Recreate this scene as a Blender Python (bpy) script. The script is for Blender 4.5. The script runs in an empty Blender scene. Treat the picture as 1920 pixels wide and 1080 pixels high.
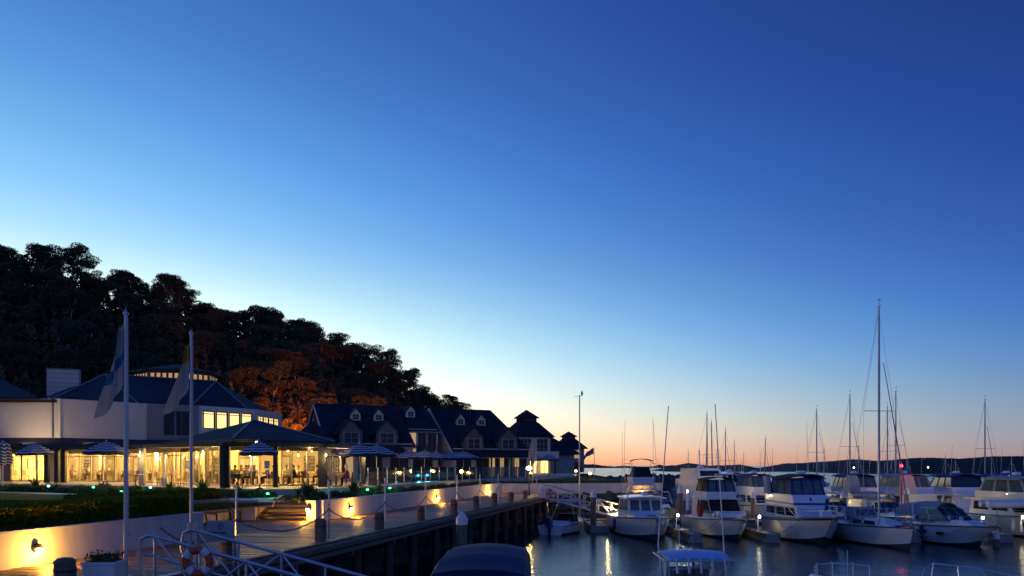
import bpy, bmesh, math, random
import numpy as np
from mathutils import Vector, Matrix
R = math.radians
random.seed(7); RNG = np.random.default_rng(7)
sc = bpy.context.scene
COL = sc.collection
F = 1500.0                      # focal length in photo pixels
HZ, CX, CAMZ = 872.0, 960.0, 4.8

# ---------------------------------------------------------------- camera
cam = bpy.data.cameras.new('camera'); camo = bpy.data.objects.new('camera', cam); COL.objects.link(camo)
camo.location = (0, 0, CAMZ); camo.rotation_euler = (R(90), 0, 0)
cam.sensor_width = 36; cam.lens = 36*F/1920; cam.shift_y = (HZ-540)/1920
cam.clip_start = .1; cam.clip_end = 20000
sc.camera = camo
sc.view_settings.view_transform = 'Standard'; sc.view_settings.look = 'None'
sc.view_settings.exposure = 0; sc.view_settings.gamma = 1; sc.view_settings.use_curve_mapping = False
sc.render.engine = 'CYCLES'
cy = sc.cycles
cy.use_denoising = True; cy.max_bounces = 6; cy.diffuse_bounces = 3; cy.glossy_bounces = 3
cy.transmission_bounces = 4; cy.transparent_max_bounces = 12
cy.caustics_reflective = False; cy.caustics_refractive = False
cy.sample_clamp_indirect = 4; cy.use_light_tree = True; cy.blur_glossy = .6

# ---------------------------------------------------------------- sky: dusk, the sun just set behind the hill on the left
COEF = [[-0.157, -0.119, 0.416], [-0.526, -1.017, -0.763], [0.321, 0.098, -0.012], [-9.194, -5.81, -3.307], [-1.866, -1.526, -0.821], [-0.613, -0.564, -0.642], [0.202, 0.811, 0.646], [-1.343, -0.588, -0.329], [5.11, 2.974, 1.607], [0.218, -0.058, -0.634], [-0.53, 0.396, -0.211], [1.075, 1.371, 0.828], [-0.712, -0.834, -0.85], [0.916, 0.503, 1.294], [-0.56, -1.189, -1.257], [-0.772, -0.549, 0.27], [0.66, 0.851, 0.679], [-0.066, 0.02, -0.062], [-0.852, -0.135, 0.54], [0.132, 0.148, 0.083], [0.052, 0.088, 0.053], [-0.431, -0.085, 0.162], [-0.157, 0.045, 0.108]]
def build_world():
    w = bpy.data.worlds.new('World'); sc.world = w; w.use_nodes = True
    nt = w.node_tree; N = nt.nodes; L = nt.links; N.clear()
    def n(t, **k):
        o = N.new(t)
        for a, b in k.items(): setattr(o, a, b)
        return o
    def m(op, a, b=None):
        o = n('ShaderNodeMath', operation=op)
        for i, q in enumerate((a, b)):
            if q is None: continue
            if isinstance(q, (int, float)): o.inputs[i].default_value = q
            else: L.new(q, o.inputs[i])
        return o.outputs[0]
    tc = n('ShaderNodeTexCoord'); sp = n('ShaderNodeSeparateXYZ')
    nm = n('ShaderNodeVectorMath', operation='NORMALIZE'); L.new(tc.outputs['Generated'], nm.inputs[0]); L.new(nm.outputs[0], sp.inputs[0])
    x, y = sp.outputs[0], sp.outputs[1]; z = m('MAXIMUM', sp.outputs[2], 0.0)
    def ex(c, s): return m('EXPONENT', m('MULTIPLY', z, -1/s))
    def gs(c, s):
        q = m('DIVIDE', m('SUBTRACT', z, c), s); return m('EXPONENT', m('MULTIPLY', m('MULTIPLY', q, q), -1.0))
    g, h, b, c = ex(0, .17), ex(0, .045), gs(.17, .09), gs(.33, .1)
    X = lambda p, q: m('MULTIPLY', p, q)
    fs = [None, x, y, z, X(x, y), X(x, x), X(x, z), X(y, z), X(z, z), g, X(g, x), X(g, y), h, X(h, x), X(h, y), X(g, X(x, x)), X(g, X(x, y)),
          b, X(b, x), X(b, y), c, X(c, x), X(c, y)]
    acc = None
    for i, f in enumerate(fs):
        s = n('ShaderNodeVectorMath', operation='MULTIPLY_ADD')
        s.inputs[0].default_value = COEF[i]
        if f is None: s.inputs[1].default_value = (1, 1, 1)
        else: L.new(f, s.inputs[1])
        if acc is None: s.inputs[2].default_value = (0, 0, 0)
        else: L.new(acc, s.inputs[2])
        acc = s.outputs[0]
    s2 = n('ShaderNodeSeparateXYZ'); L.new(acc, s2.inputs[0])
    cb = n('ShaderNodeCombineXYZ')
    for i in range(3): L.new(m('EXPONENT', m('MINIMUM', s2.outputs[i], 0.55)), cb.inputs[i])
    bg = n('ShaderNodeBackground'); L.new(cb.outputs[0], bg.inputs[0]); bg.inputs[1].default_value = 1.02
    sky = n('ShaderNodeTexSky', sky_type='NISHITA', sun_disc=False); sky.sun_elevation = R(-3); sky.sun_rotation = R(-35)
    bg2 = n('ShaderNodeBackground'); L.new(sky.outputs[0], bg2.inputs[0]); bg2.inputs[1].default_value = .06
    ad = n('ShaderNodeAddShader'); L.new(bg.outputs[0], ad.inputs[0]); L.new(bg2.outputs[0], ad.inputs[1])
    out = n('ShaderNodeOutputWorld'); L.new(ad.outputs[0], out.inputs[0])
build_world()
sun = bpy.data.lights.new('sun', 'SUN'); sun.energy = .04; sun.angle = R(20); sun.color = (1, .72, .5)
so = bpy.data.objects.new('sun', sun); COL.objects.link(so)
so.rotation_euler = Vector((.55, -.82, -.06)).to_track_quat('-Z', 'Y').to_euler()

# ---------------------------------------------------------------- helpers
def at(px, py, Y): return Vector(((px-CX)*Y/F, Y, CAMZ-(py-HZ)*Y/F))
def on(px, py, z):
    Y = F*(CAMZ-z)/(py-HZ); return Vector(((px-CX)*Y/F, Y, z))
def xz(px, Y, z): return Vector(((px-CX)*Y/F, Y, z))

_m = {}
def mat(name, col, rough=.6, metal=0, noise=(4, .15), bump=0, bscale=40, emit=None, estr=0, coat=0, stretch=None, spec=None, trans=0, ovar=0):
    if name in _m: return _m[name]
    M = bpy.data.materials.new(name); M.use_nodes = True; nt = M.node_tree; N = nt.nodes; L = nt.links
    P = N['Principled BSDF']
    P.inputs['Roughness'].default_value = rough; P.inputs['Metallic'].default_value = metal
    if coat: P.inputs['Coat Weight'].default_value = coat
    if spec is not None: P.inputs['Specular IOR Level'].default_value = spec
    tc = N.new('ShaderNodeTexCoord'); src = tc.outputs['Object']
    if stretch:
        mp = N.new('ShaderNodeMapping'); mp.inputs['Scale'].default_value = stretch; L.new(src, mp.inputs[0]); src = mp.outputs[0]
    oi = N.new('ShaderNodeObjectInfo'); va = N.new('ShaderNodeVectorMath'); va.operation = 'ADD'
    mu = N.new('ShaderNodeMath'); mu.operation = 'MULTIPLY'; mu.inputs[1].default_value = 37; L.new(oi.outputs['Random'], mu.inputs[0])
    L.new(src, va.inputs[0]); L.new(mu.outputs[0], va.inputs[1]); src = va.outputs[0]
    t = N.new('ShaderNodeTexNoise'); t.inputs['Scale'].default_value = noise[0]; t.inputs['Detail'].default_value = 5; t.inputs['Roughness'].default_value = .65
    L.new(src, t.inputs['Vector'])
    cr = N.new('ShaderNodeValToRGB'); a = noise[1]
    cr.color_ramp.elements[0].position = .3; cr.color_ramp.elements[1].position = .7
    cr.color_ramp.elements[0].color = [max(0, c*(1-a)) for c in col]+[1]; cr.color_ramp.elements[1].color = [min(1, c*(1+a)) for c in col]+[1]
    L.new(t.outputs['Fac'], cr.inputs[0]); 
    if ovar:
        m1 = N.new('ShaderNodeMath'); m1.operation = 'MULTIPLY_ADD'; m1.inputs[1].default_value = 2*ovar; m1.inputs[2].default_value = 1-ovar; L.new(oi.outputs['Random'], m1.inputs[0])
        hv = N.new('ShaderNodeHueSaturation'); L.new(m1.outputs[0], hv.inputs['Value']); L.new(cr.outputs[0], hv.inputs['Color']); L.new(hv.outputs[0], P.inputs['Base Color'])
    else: L.new(cr.outputs[0], P.inputs['Base Color'])
    mr = N.new('ShaderNodeMapRange'); mr.inputs[3].default_value = max(0, rough-.08); mr.inputs[4].default_value = min(1, rough+.08)
    L.new(t.outputs['Fac'], mr.inputs[0]); L.new(mr.outputs[0], P.inputs['Roughness'])
    if bump:
        b = N.new('ShaderNodeBump'); b.inputs['Strength'].default_value = bump; b.inputs['Distance'].default_value = .02
        t2 = N.new('ShaderNodeTexNoise'); t2.inputs['Scale'].default_value = bscale; t2.inputs['Detail'].default_value = 3; L.new(src, t2.inputs['Vector'])
        L.new(t2.outputs['Fac'], b.inputs['Height']); L.new(b.outputs[0], P.inputs['Normal'])
    if emit:
        P.inputs['Emission Color'].default_value = (*emit, 1); P.inputs['Emission Strength'].default_value = estr
    if trans:
        tr = N.new('ShaderNodeBsdfTranslucent'); L.new(cr.outputs[0], tr.inputs[0]); mx = N.new('ShaderNodeMixShader'); mx.inputs[0].default_value = trans
        L.new(P.outputs[0], mx.inputs[1]); L.new(tr.outputs[0], mx.inputs[2]); L.new(mx.outputs[0], N['Material Output'].inputs[0])
    _m[name] = M; return M

def glass(name, tint=(.8, .85, .85), refl=.35):
    if name in _m: return _m[name]
    M = bpy.data.materials.new(name); M.use_nodes = True; nt = M.node_tree; N = nt.nodes; L = nt.links; N.remove(N['Principled BSDF'])
    tr = N.new('ShaderNodeBsdfTransparent'); tr.inputs[0].default_value = (*tint, 1)
    gl = N.new('ShaderNodeBsdfGlossy'); gl.inputs['Roughness'].default_value = .05; gl.inputs[0].default_value = (.8, .8, .8, 1)
    fr = N.new('ShaderNodeFresnel'); fr.inputs[0].default_value = 1.35
    mu = N.new('ShaderNodeMath'); mu.operation = 'MULTIPLY'; mu.inputs[1].default_value = refl*2; L.new(fr.outputs[0], mu.inputs[0])
    mx = N.new('ShaderNodeMixShader'); L.new(mu.outputs[0], mx.inputs[0]); L.new(tr.outputs[0], mx.inputs[1]); L.new(gl.outputs[0], mx.inputs[2])
    L.new(mx.outputs[0], N['Material Output'].inputs[0]); _m[name] = M; return M

class FQ(dict):
    def __init__(s, mb, **k): super().__init__(**k); s.mb = mb
    def build(s, *a, **k): return s.mb.build(*a, **k)
    def frustum(s, *a, **k): return s.mb.frustum(*a, **k)
class MB:
    def __init__(s): s.v = []; s.f = []; s.m = []
    def add(s, vs, fs, mi=0):
        o = len(s.v); s.v += [tuple(v) for v in vs]; s.f += [tuple(i+o for i in f) for f in fs]; s.m += [mi]*len(fs); return s
    def box(s, c, d, rz=0, mi=0):
        x, y, z = d[0]/2, d[1]/2, d[2]/2; M = Matrix.Rotation(rz, 3, 'Z'); c = Vector(c)
        vs = [c+M@Vector((a*x, b*y, e*z)) for e in (-1, 1) for a, b in ((-1, -1), (1, -1), (1, 1), (-1, 1))]
        return s.add(vs, [(3, 2, 1, 0), (4, 5, 6, 7), (0, 1, 5, 4), (1, 2, 6, 5), (2, 3, 7, 6), (3, 0, 4, 7)], mi)
    def beam(s, p, q, w, h, mi=0):
        p, q = Vector(p), Vector(q); d = (q-p).normalized(); u = d.cross(Vector((0, 0, 1)))
        u = u.normalized() if u.length > 1e-4 else Vector((1, 0, 0)); v = u.cross(d)
        vs = [e+u*a*w/2+v*b*h/2 for e in (p, q) for a, b in ((-1, -1), (1, -1), (1, 1), (-1, 1))]
        return s.add(vs, [(3, 2, 1, 0), (4, 5, 6, 7), (0, 1, 5, 4), (1, 2, 6, 5), (2, 3, 7, 6), (3, 0, 4, 7)], mi)
    def tube(s, pts, r, n=6, mi=0, r2=None, closed=False):
        pts = [Vector(p) for p in pts]; k = len(pts); vs = []; fs = []; u = None
        for i, p in enumerate(pts):
            a = pts[(i-1) % k] if (i or closed) else p; b = pts[(i+1) % k] if (i < k-1 or closed) else p
            d = (b-a).normalized()
            if u is None:
                u = d.cross(Vector((0, 0, 1)));  u = u.normalized() if u.length > 1e-3 else Vector((1, 0, 0))
            else:
                u = (u-d*u.dot(d)); u = u.normalized() if u.length > 1e-4 else d.orthogonal().normalized()
            v = d.cross(u); rr = r if r2 is None else r+(r2-r)*i/max(1, k-1)
            vs += [p+(u*math.cos(2*math.pi*j/n)+v*math.sin(2*math.pi*j/n))*rr for j in range(n)]
        for i in range(k if closed else k-1):
            for j in range(n):
                a, b = i*n, ((i+1) % k)*n; fs.append((a+j, a+(j+1) % n, b+(j+1) % n, b+j))
        if not closed: fs += [tuple(reversed(range(n))), tuple(range((k-1)*n, k*n))]
        return s.add(vs, fs, mi)
    def lathe(s, prof, c=(0, 0, 0), n=12, mi=0, axis='Z', ph=0):
        c = Vector(c); vs = []; fs = []
        for r, z in prof:
            for j in range(n):
                a = 2*math.pi*j/n+ph; p = Vector((r*math.cos(a), r*math.sin(a), z))
                if axis == 'X': p = Vector((p.z, p.x, p.y))
                if axis == 'Y': p = Vector((p.y, p.z, p.x))
                vs.append(c+p)
        for i in range(len(prof)-1):
            for j in range(n): a, b = i*n, (i+1)*n; fs.append((a+j, a+(j+1) % n, b+(j+1) % n, b+j))
        fs += [tuple(reversed(range(n))), tuple(range((len(prof)-1)*n, len(prof)*n))]
        return s.add(vs, fs, mi)
    def slab(s, pts, dz, mi=0):
        n = len(pts); a = [Vector(p) for p in pts]; b = [p-Vector((0, 0, dz)) for p in a]
        return s.add(a+b, [tuple(range(n)), tuple(reversed(range(n, 2*n)))]+[((i+1) % n, i, n+i, n+(i+1) % n) for i in range(n)], mi)
    def poly(s, pts, mi=0): return s.add(pts, [tuple(range(len(pts)))], mi)
    def wall(s, p, q, z0, z1, t, mi=0):
        p, q = Vector((p[0], p[1], 0)), Vector((q[0], q[1], 0)); d = q-p; rz = math.atan2(d.y, d.x); c = (p+q)/2
        return s.box((c.x, c.y, (z0+z1)/2), (d.length, t, z1-z0), rz, mi)
    def panel(s, q, u0, u1, v0, v1, off=.02, mi=0, back=0.0):
        bl, br, tr, tl = [Vector(p) for p in q]; nrm = (br-bl).cross(tl-bl).normalized()
        P = lambda u, v: bl*(1-u)*(1-v)+br*u*(1-v)+tr*u*v+tl*(1-u)*v
        a = [P(u0, v0), P(u1, v0), P(u1, v1), P(u0, v1)]
        f = [p+nrm*off for p in a]; b = [p+nrm*back for p in a]
        return s.add(f+b, [(0, 1, 2, 3), (7, 6, 5, 4), (1, 0, 4, 5), (2, 1, 5, 6), (3, 2, 6, 7), (0, 3, 7, 4)], mi)
    def frame(s, q, u0, u1, v0, v1, wu, wv, off=.04, mi=0, nx=1, ny=1, bar=.4, vb=None):
        """a window frame with nx x ny lights on quad q; wu, wv are member widths in u, v"""
        s.panel(q, u0, u0+wu, v0, v1, off, mi); s.panel(q, u1-wu, u1, v0, v1, off, mi)
        s.panel(q, u0+wu, u1-wu, v0, v0+wv, off, mi); s.panel(q, u0+wu, u1-wu, v1-wv, v1, off, mi)
        for i in range(1, nx):
            u = u0+(u1-u0)*i/nx; s.panel(q, u-wu*bar/2, u+wu*bar/2, v0+wv, v1-wv, off*.8, mi)
        for v in (vb or [v0+(v1-v0)*j/ny for j in range(1, ny)]):
            s.panel(q, u0+wu, u1-wu, v-wv*bar/2, v+wv*bar/2, off*.7, mi)
        return s
    def frustum(s, z0, b, z1, t, mi=0):
        """b, t = (x aft, x fwd, width aft, width fwd[, rise fwd]); returns the outward quads front, aft, left, right, top"""
        def ring(z, q):
            xa, xf, wa, wf = q[:4]; r = q[4] if len(q) > 4 else 0
            return [Vector((xa, -wa/2, z)), Vector((xf, -wf/2, z+r)), Vector((xf, wf/2, z+r)), Vector((xa, wa/2, z))]
        a, c = ring(z0, b), ring(z1, t)
        s.add(a+c, [(3, 2, 1, 0), (4, 5, 6, 7), (0, 1, 5, 4), (1, 2, 6, 5), (2, 3, 7, 6), (3, 0, 4, 7)], mi)
        return FQ(s, right=(a[0], a[1], c[1], c[0]), front=(a[1], a[2], c[2], c[1]), left=(a[2], a[3], c[3], c[2]), aft=(a[3], a[0], c[0], c[3]), top=tuple(c))
    def loft(s, rings, mi=0, cap=True, closed=True):
        n = len(rings[0]); vs = [p for r in rings for p in r]; fs = []
        for i in range(len(rings)-1):
            for j in range(n if closed else n-1): a, b = i*n, (i+1)*n; fs.append((a+j, a+(j+1) % n, b+(j+1) % n, b+j))
        if cap and closed: fs += [tuple(reversed(range(n))), tuple(range((len(rings)-1)*n, len(rings)*n))]
        return s.add(vs, fs, mi)
    def build(s, name, mats, parent=None, smooth=False, world=False, off=None):
        me = bpy.data.meshes.new(name); vs = s.v
        o = bpy.data.objects.new(name, me)
        if off is not None:
            o.location = off; vs = [tuple(Vector(v)-Vector(off)) for v in vs]
        if parent is not None:
            o.parent = parent
            if world:
                p = parent; L = Vector((0, 0, 0))
                while p: L += p.location; p = p.parent
                vs = [(v[0]-L.x, v[1]-L.y, v[2]-L.z) for v in vs]
        me.from_pydata(vs, [], s.f)
        for q in (mats if isinstance(mats, (list, tuple)) else [mats]): me.materials.append(q)
        me.polygons.foreach_set('material_index', s.m)
        if smooth: me.polygons.foreach_set('use_smooth', [True]*len(s.f)); me.set_sharp_from_angle(angle=R(40))
        me.update(); COL.objects.link(o); return o

def tag(o, label=None, cat=None, group=None, kind=None):
    if label: o['label'] = label
    if cat: o['category'] = cat
    if group: o['group'] = group
    if kind: o['kind'] = kind
    return o
def thing(name, label, cat, loc=(0, 0, 0), rz=0, group=None):
    o = bpy.data.objects.new(name, None); o.empty_display_size = .2; COL.objects.link(o); o.location = loc; o.rotation_euler = (0, 0, rz)
    return tag(o, label, cat, group)
def dup(root, loc=None, rz=None, label=None, scale=None, mats=None, parent=None):
    r = root.copy(); COL.objects.link(r)
    if parent is not None: r.parent = parent
    for ch in root.children: dup(ch, parent=r)
    if loc is not None: r.location = loc
    if rz is not None: r.rotation_euler = (0, 0, rz)
    if scale is not None: r.scale = (scale,)*3 if isinstance(scale, (int, float)) else scale
    if label: r['label'] = label
    return r
def lamp(name, loc, power, col, parent=None, radius=.05, spot=None, aim=None):
    l = bpy.data.lights.new(name, 'SPOT' if spot else 'POINT'); l.energy = power; l.color = col; l.shadow_soft_size = radius
    if spot: l.spot_size = R(spot); l.spot_blend = .6
    o = bpy.data.objects.new(name, l); COL.objects.link(o); o.location = loc
    if aim is not None: o.rotation_euler = Vector(aim).to_track_quat('-Z', 'Y').to_euler()
    if parent: o.parent = parent; o.location = Vector(loc)-parent.location
    return o
ORD = ['first', 'second', 'third', 'fourth', 'fifth', 'sixth', 'seventh', 'eighth', 'ninth', 'tenth', 'eleventh', 'twelfth', 'thirteenth', 'fourteenth']

# ---------------------------------------------------------------- materials
WARM = (1, .66, .25); AMBER = (1, .45, .05); SODIUM = (1, .21, .018)
m_plank = mat('weathered_decking', (.22, .135, .075), .48, noise=(3, .5), spec=.4, ovar=.45, bump=.4, bscale=30, stretch=(1, 12, 6))
m_timber = mat('old_timber', (.16, .12, .085), .8, noise=(5, .4), bump=.5, bscale=20, stretch=(4, 4, 1))
m_pile = mat('wet_pile_timber', (.07, .055, .045), .7, noise=(4, .5), bump=.6, bscale=16, stretch=(4, 4, .7))
m_render = mat('painted_render', (.57, .57, .57), .75, noise=(2.2, .16), bump=.2, bscale=30, stretch=(1, 1, .3))
m_cap = mat('white_plastic', (.75, .76, .76), .4, noise=(3, .06))
m_steel = mat('stainless_steel', (.62, .63, .65), .28, 1, noise=(20, .1))
m_alu = mat('mill_aluminium', (.5, .51, .54), .5, 1, noise=(12, .12), bump=.05)
m_chain = mat('galvanised_chain', (.2, .2, .2), .5, .8, noise=(30, .2))
m_blackmetal = mat('dark_painted_metal', (.025, .025, .028), .45, noise=(8, .2))
m_rock = mat('wet_rock', (.07, .065, .06), .8, noise=(2, .4), bump=.8, bscale=6)
m_paving = mat('patio_paving', (.42, .36, .3), .6, noise=(.8, .15), bump=.1)
m_path = mat('concrete_path', (.36, .35, .33), .75, noise=(1, .12), bump=.1)
m_grass = mat('mown_lawn', (.085, .115, .016), .95, noise=(1.3, .35), bump=1, bscale=90, spec=.05)
m_soil = mat('garden_soil', (.03, .03, .018), .95, noise=(2, .4), bump=1, bscale=12, spec=.05)
m_land = mat('hill_ground', (.03, .032, .015), .95, noise=(.1, .4), bump=.5, bscale=2)
m_hedge = mat('hedge_leaf', (.12, .15, .014), .8, noise=(6, .45), spec=.04, trans=.35)
m_leafg = mat('garden_leaf', (.07, .12, .03), .55, noise=(5, .4), trans=.35)
m_leafd = mat('eucalypt_leaf', (.055, .058, .022), .7, noise=(.35, .45))
m_leafb = mat('olive_leaf', (.075, .06, .025), .7, noise=(.35, .45))
m_bark = mat('pale_bark', (.42, .34, .26), .8, noise=(2, .35))
m_roof = mat('slate_roof', (.026, .029, .045), .75, spec=.2, noise=(.9, .4), bump=.3, bscale=12, stretch=(1, 1, 3))
m_hroof = mat('shingle_roof', (.024, .026, .04), .85, spec=.15, noise=(.8, .45), bump=.3, bscale=10)
m_board = mat('painted_weatherboard', (.66, .59, .49), .65, noise=(1.2, .06))
m_trim = mat('grey_trim', (.2, .2, .21), .55, noise=(4, .1))
m_dtrim = mat('charcoal_trim', (.018, .017, .016), .6, noise=(4, .15))
m_brick = mat('dark_stucco', (.13, .12, .12), .85, noise=(2, .2))
m_stone = mat('stone_cladding', (.33, .3, .27), .8, noise=(2.5, .3), bump=.5, bscale=9)
m_white = mat('white_gelcoat', (.78, .79, .8), .22, noise=(1.5, .03), coat=.4)
m_cream = mat('cream_gelcoat', (.74, .7, .62), .3, noise=(1.5, .04), coat=.3)
m_anti = mat('antifoul_paint', (.03, .04, .06), .7, noise=(3, .3))
m_navy = mat('navy_stripe', (.015, .04, .16), .3, noise=(4, .1), coat=.3)
m_rub = mat('rubber_strake', (.03, .03, .035), .6, noise=(6, .1))
m_tint = mat('tinted_screen', (.012, .015, .02), .08, noise=(2, .1), spec=.6)
m_clear = mat('clear_vinyl', (.1, .12, .13), .16, noise=(3, .25), spec=.6)
m_bluecanvas = mat('blue_canvas', (.012, .04, .17), .8, noise=(3, .2), bump=.3, bscale=14)
m_navycanvas = mat('navy_canvas', (.006, .02, .085), .8, noise=(3, .25), bump=.5, bscale=9)
m_blackcanvas = mat('black_canvas', (.012, .012, .014), .85, noise=(3, .2), bump=.3, bscale=14)
m_greycanvas = mat('grey_canvas', (.32, .32, .34), .85, noise=(3, .12), bump=.3, bscale=14)
m_beigecanvas = mat('cream_canvas', (.6, .53, .42), .85, noise=(2, .15), bump=.4, bscale=9)
m_hypalon = mat('grey_hypalon', (.3, .29, .28), .6, noise=(3, .1))
m_red = mat('red_cover', (.4, .015, .015), .6, noise=(4, .2))
m_buoy = mat('lifebuoy_orange', (.55, .075, .03), .5, noise=(6, .12))
m_reflect = mat('pale_band', (.6, .62, .66), .5, noise=(6, .1))
m_rope = mat('pale_rope', (.4, .38, .34), .9, noise=(30, .2))
m_pontoon = mat('pontoon_concrete', (.28, .27, .25), .7, noise=(1.5, .2), bump=.2)
m_cream_wall = mat('cream_plaster', (.72, .62, .45), .8, noise=(.6, .1))
m_floorint = mat('dining_floor', (.3, .19, .1), .45, noise=(1.5, .25))
m_wood = mat('brown_joinery', (.2, .11, .05), .5, noise=(3, .3))
m_tablew = mat('white_linen', (.78, .75, .7), .8, noise=(3, .04))
m_chair = mat('wicker_chair', (.28, .19, .11), .7, noise=(9, .3))
m_dark = mat('dark_interior', (.012, .014, .02), .5, noise=(2, .2))
m_lit = mat('lit_room', (.7, .6, .4), .7, noise=(.8, .2), emit=(1, .72, .25), estr=1.35)
m_litdim = mat('lit_curtain', (.5, .42, .3), .7, noise=(1.5, .3), emit=(1, .6, .22), estr=.42, stretch=(4, 4, .3))
m_bulb = mat('lamp_glow', (1, .8, .5), .5, emit=(1, .62, .16), estr=30)
m_bulbw = mat('white_lamp_glow', (1, .9, .7), .5, emit=(1, .85, .5), estr=22)
m_cyan = mat('cyan_lamp_glow', (.2, .9, 1), .5, emit=(.1, .9, 1), estr=18)
m_green = mat('green_lamp_glow', (.1, 1, .4), .5, emit=(.05, 1, .3), estr=10)
m_redl = mat('red_lamp_glow', (1, .1, .1), .5, emit=(1, .02, .04), estr=25)
m_pool = mat('pool_tile', (.25, .6, .68), .4, noise=(3, .1))
g_pane = glass('window_glass'); g_fence = glass('fence_glass', (.85, .9, .9), .45)
def stripe_mat(name, a, b, freq, chevron=False):
    M = bpy.data.materials.new(name); M.use_nodes = True; nt = M.node_tree; N = nt.nodes; L = nt.links; P = N['Principled BSDF']; P.inputs['Roughness'].default_value = .85
    tc = N.new('ShaderNodeTexCoord'); sp = N.new('ShaderNodeSeparateXYZ'); L.new(tc.outputs['UV'], sp.inputs[0])
    mu = N.new('ShaderNodeMath'); mu.operation = 'MULTIPLY'; mu.inputs[1].default_value = freq; L.new(sp.outputs[1], mu.inputs[0]); v = mu.outputs[0]
    if chevron:
        pp = N.new('ShaderNodeMath'); pp.operation = 'PINGPONG'; pp.inputs[1].default_value = .5
        m2 = N.new('ShaderNodeMath'); m2.operation = 'MULTIPLY'; m2.inputs[1].default_value = 8; L.new(sp.outputs[0], m2.inputs[0]); L.new(m2.outputs[0], pp.inputs[0])
        ad = N.new('ShaderNodeMath'); ad.operation = 'ADD'; L.new(v, ad.inputs[0]); L.new(pp.outputs[0], ad.inputs[1]); v = ad.outputs[0]
    fr = N.new('ShaderNodeMath'); fr.operation = 'FRACT'; L.new(v, fr.inputs[0])
    gt = N.new('ShaderNodeMath'); gt.operation = 'GREATER_THAN'; gt.inputs[1].default_value = .5; L.new(fr.outputs[0], gt.inputs[0])
    no = N.new('ShaderNodeTexNoise'); no.inputs['Scale'].default_value = 5; L.new(tc.outputs['Object'], no.inputs[0])
    mx = N.new('ShaderNodeMix'); mx.data_type = 'RGBA'; L.new(gt.outputs[0], mx.inputs[0]); mx.inputs[6].default_value = (*a, 1); mx.inputs[7].default_value = (*b, 1)
    m3 = N.new('ShaderNodeMix'); m3.data_type = 'RGBA'; m3.blend_type = 'MULTIPLY'; m3.inputs[0].default_value = .25; L.new(mx.outputs[2], m3.inputs[6]); L.new(no.outputs['Color'], m3.inputs[7])
    L.new(m3.outputs[2], P.inputs['Base Color']); return M
m_stripe = stripe_mat('striped_umbrella_cloth', (.012, .018, .07), (.6, .6, .62), 5)
m_chev = stripe_mat('zigzag_umbrella_cloth', (.012, .015, .03), (.6, .58, .56), 9, True)

# ---------------------------------------------------------------- layout of the shore
DZ = 2.3                               # boardwalk level over the water
D = Vector((.2094, .9778, 0)).normalized(); NR = Vector((D.y, -D.x, 0)); E0 = Vector((-6.13, 23.0, 0))
def sw(s, w, z=0.0):                    # s metres along the boardwalk, w metres inland from its water edge
    p = E0+D*s-NR*w; return Vector((p.x, p.y, z))
RZ = math.atan2(D.y, D.x); WALLW = 5.14; LZ = 3.1; PZ = 3.45

# water
M = mat('still_dusk_water', (.006, .017, .026), .17, noise=(.05, .3))
nt = M.node_tree; P = nt.nodes['Principled BSDF']; P.inputs['IOR'].default_value = 1.33
tc = nt.nodes.new('ShaderNodeTexCoord'); mp = nt.nodes.new('ShaderNodeMapping'); mp.inputs['Scale'].default_value = (.3, 1.9, 1); nt.links.new(tc.outputs['Object'], mp.inputs[0])
tn = nt.nodes.new('ShaderNodeTexNoise'); tn.inputs['Scale'].default_value = 1.3; tn.inputs['Detail'].default_value = 4; nt.links.new(mp.outputs[0], tn.inputs[0])
bp = nt.nodes.new('ShaderNodeBump'); bp.inputs['Strength'].default_value = .2; bp.inputs['Distance'].default_value = .22
nt.links.new(tn.outputs['Fac'], bp.inputs['Height']); nt.links.new(bp.outputs[0], P.inputs['Normal'])
tag(MB().poly([(-4000, -300, 0), (4000, -300, 0), (4000, 7000, 0), (-4000, 7000, 0)]).build('water', M), kind='structure')

# far hills across the lake
def ridge(name, Y, pts, depth, matl, step=6, rough=2.0):
    mb = MB(); top = []
    a = [p[0] for p in pts]; b = [p[1] for p in pts]
    px = a[0]
    while px <= a[-1]: top.append((px, np.interp(px, a, b)+random.uniform(-.5, .5)*rough*.4)); px += step*random.uniform(.7, 1.3)
    n = len(top); vs = []
    for k, f in enumerate((0, .35, .7, 1, .6, 0)):
        for i, (x, y) in enumerate(top):
            YY = Y+depth*k/4; p = at(x, y, Y+depth*.75); z = (p.z+.3)*f-.3
            vs.append((p.x*(YY/(Y+depth*.75))**.5, YY, z+(random.uniform(-1, 1)*p.z*.015 if 0 < k < 3 else 0)))
    fs = [(k*n+i, k*n+i+1, (k+1)*n+i+1, (k+1)*n+i) for k in range(5) for i in range(n-1)]
    return tag(mb.add(vs, fs).build(name, matl, None, True), kind='structure')
m_far = mat('far_forest', (.075, .075, .07), .95, noise=(.05, .4), spec=.05)
m_far2 = mat('far_shore_forest', (.045, .042, .04), .95, noise=(.07, .45), spec=.05)
ridge('hills', 560, [(1215, 886), (1240, 878), (1290, 868), (1330, 873), (1390, 871), (1420, 878), (1470, 869), (1500, 868), (1540, 866), (1600, 861), (1650, 864), (1720, 858), (1790, 861), (1860, 856), (1930, 855), (2050, 860), (2300, 866)], 150, m_far, 5)
ridge('far_hill', 430, [(1520, 890), (1560, 879), (1620, 867), (1690, 863), (1740, 858), (1800, 860), (1850, 856), (1930, 855), (2060, 858), (2300, 868)], 110, m_far2, 2.2, 2.4)
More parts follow.
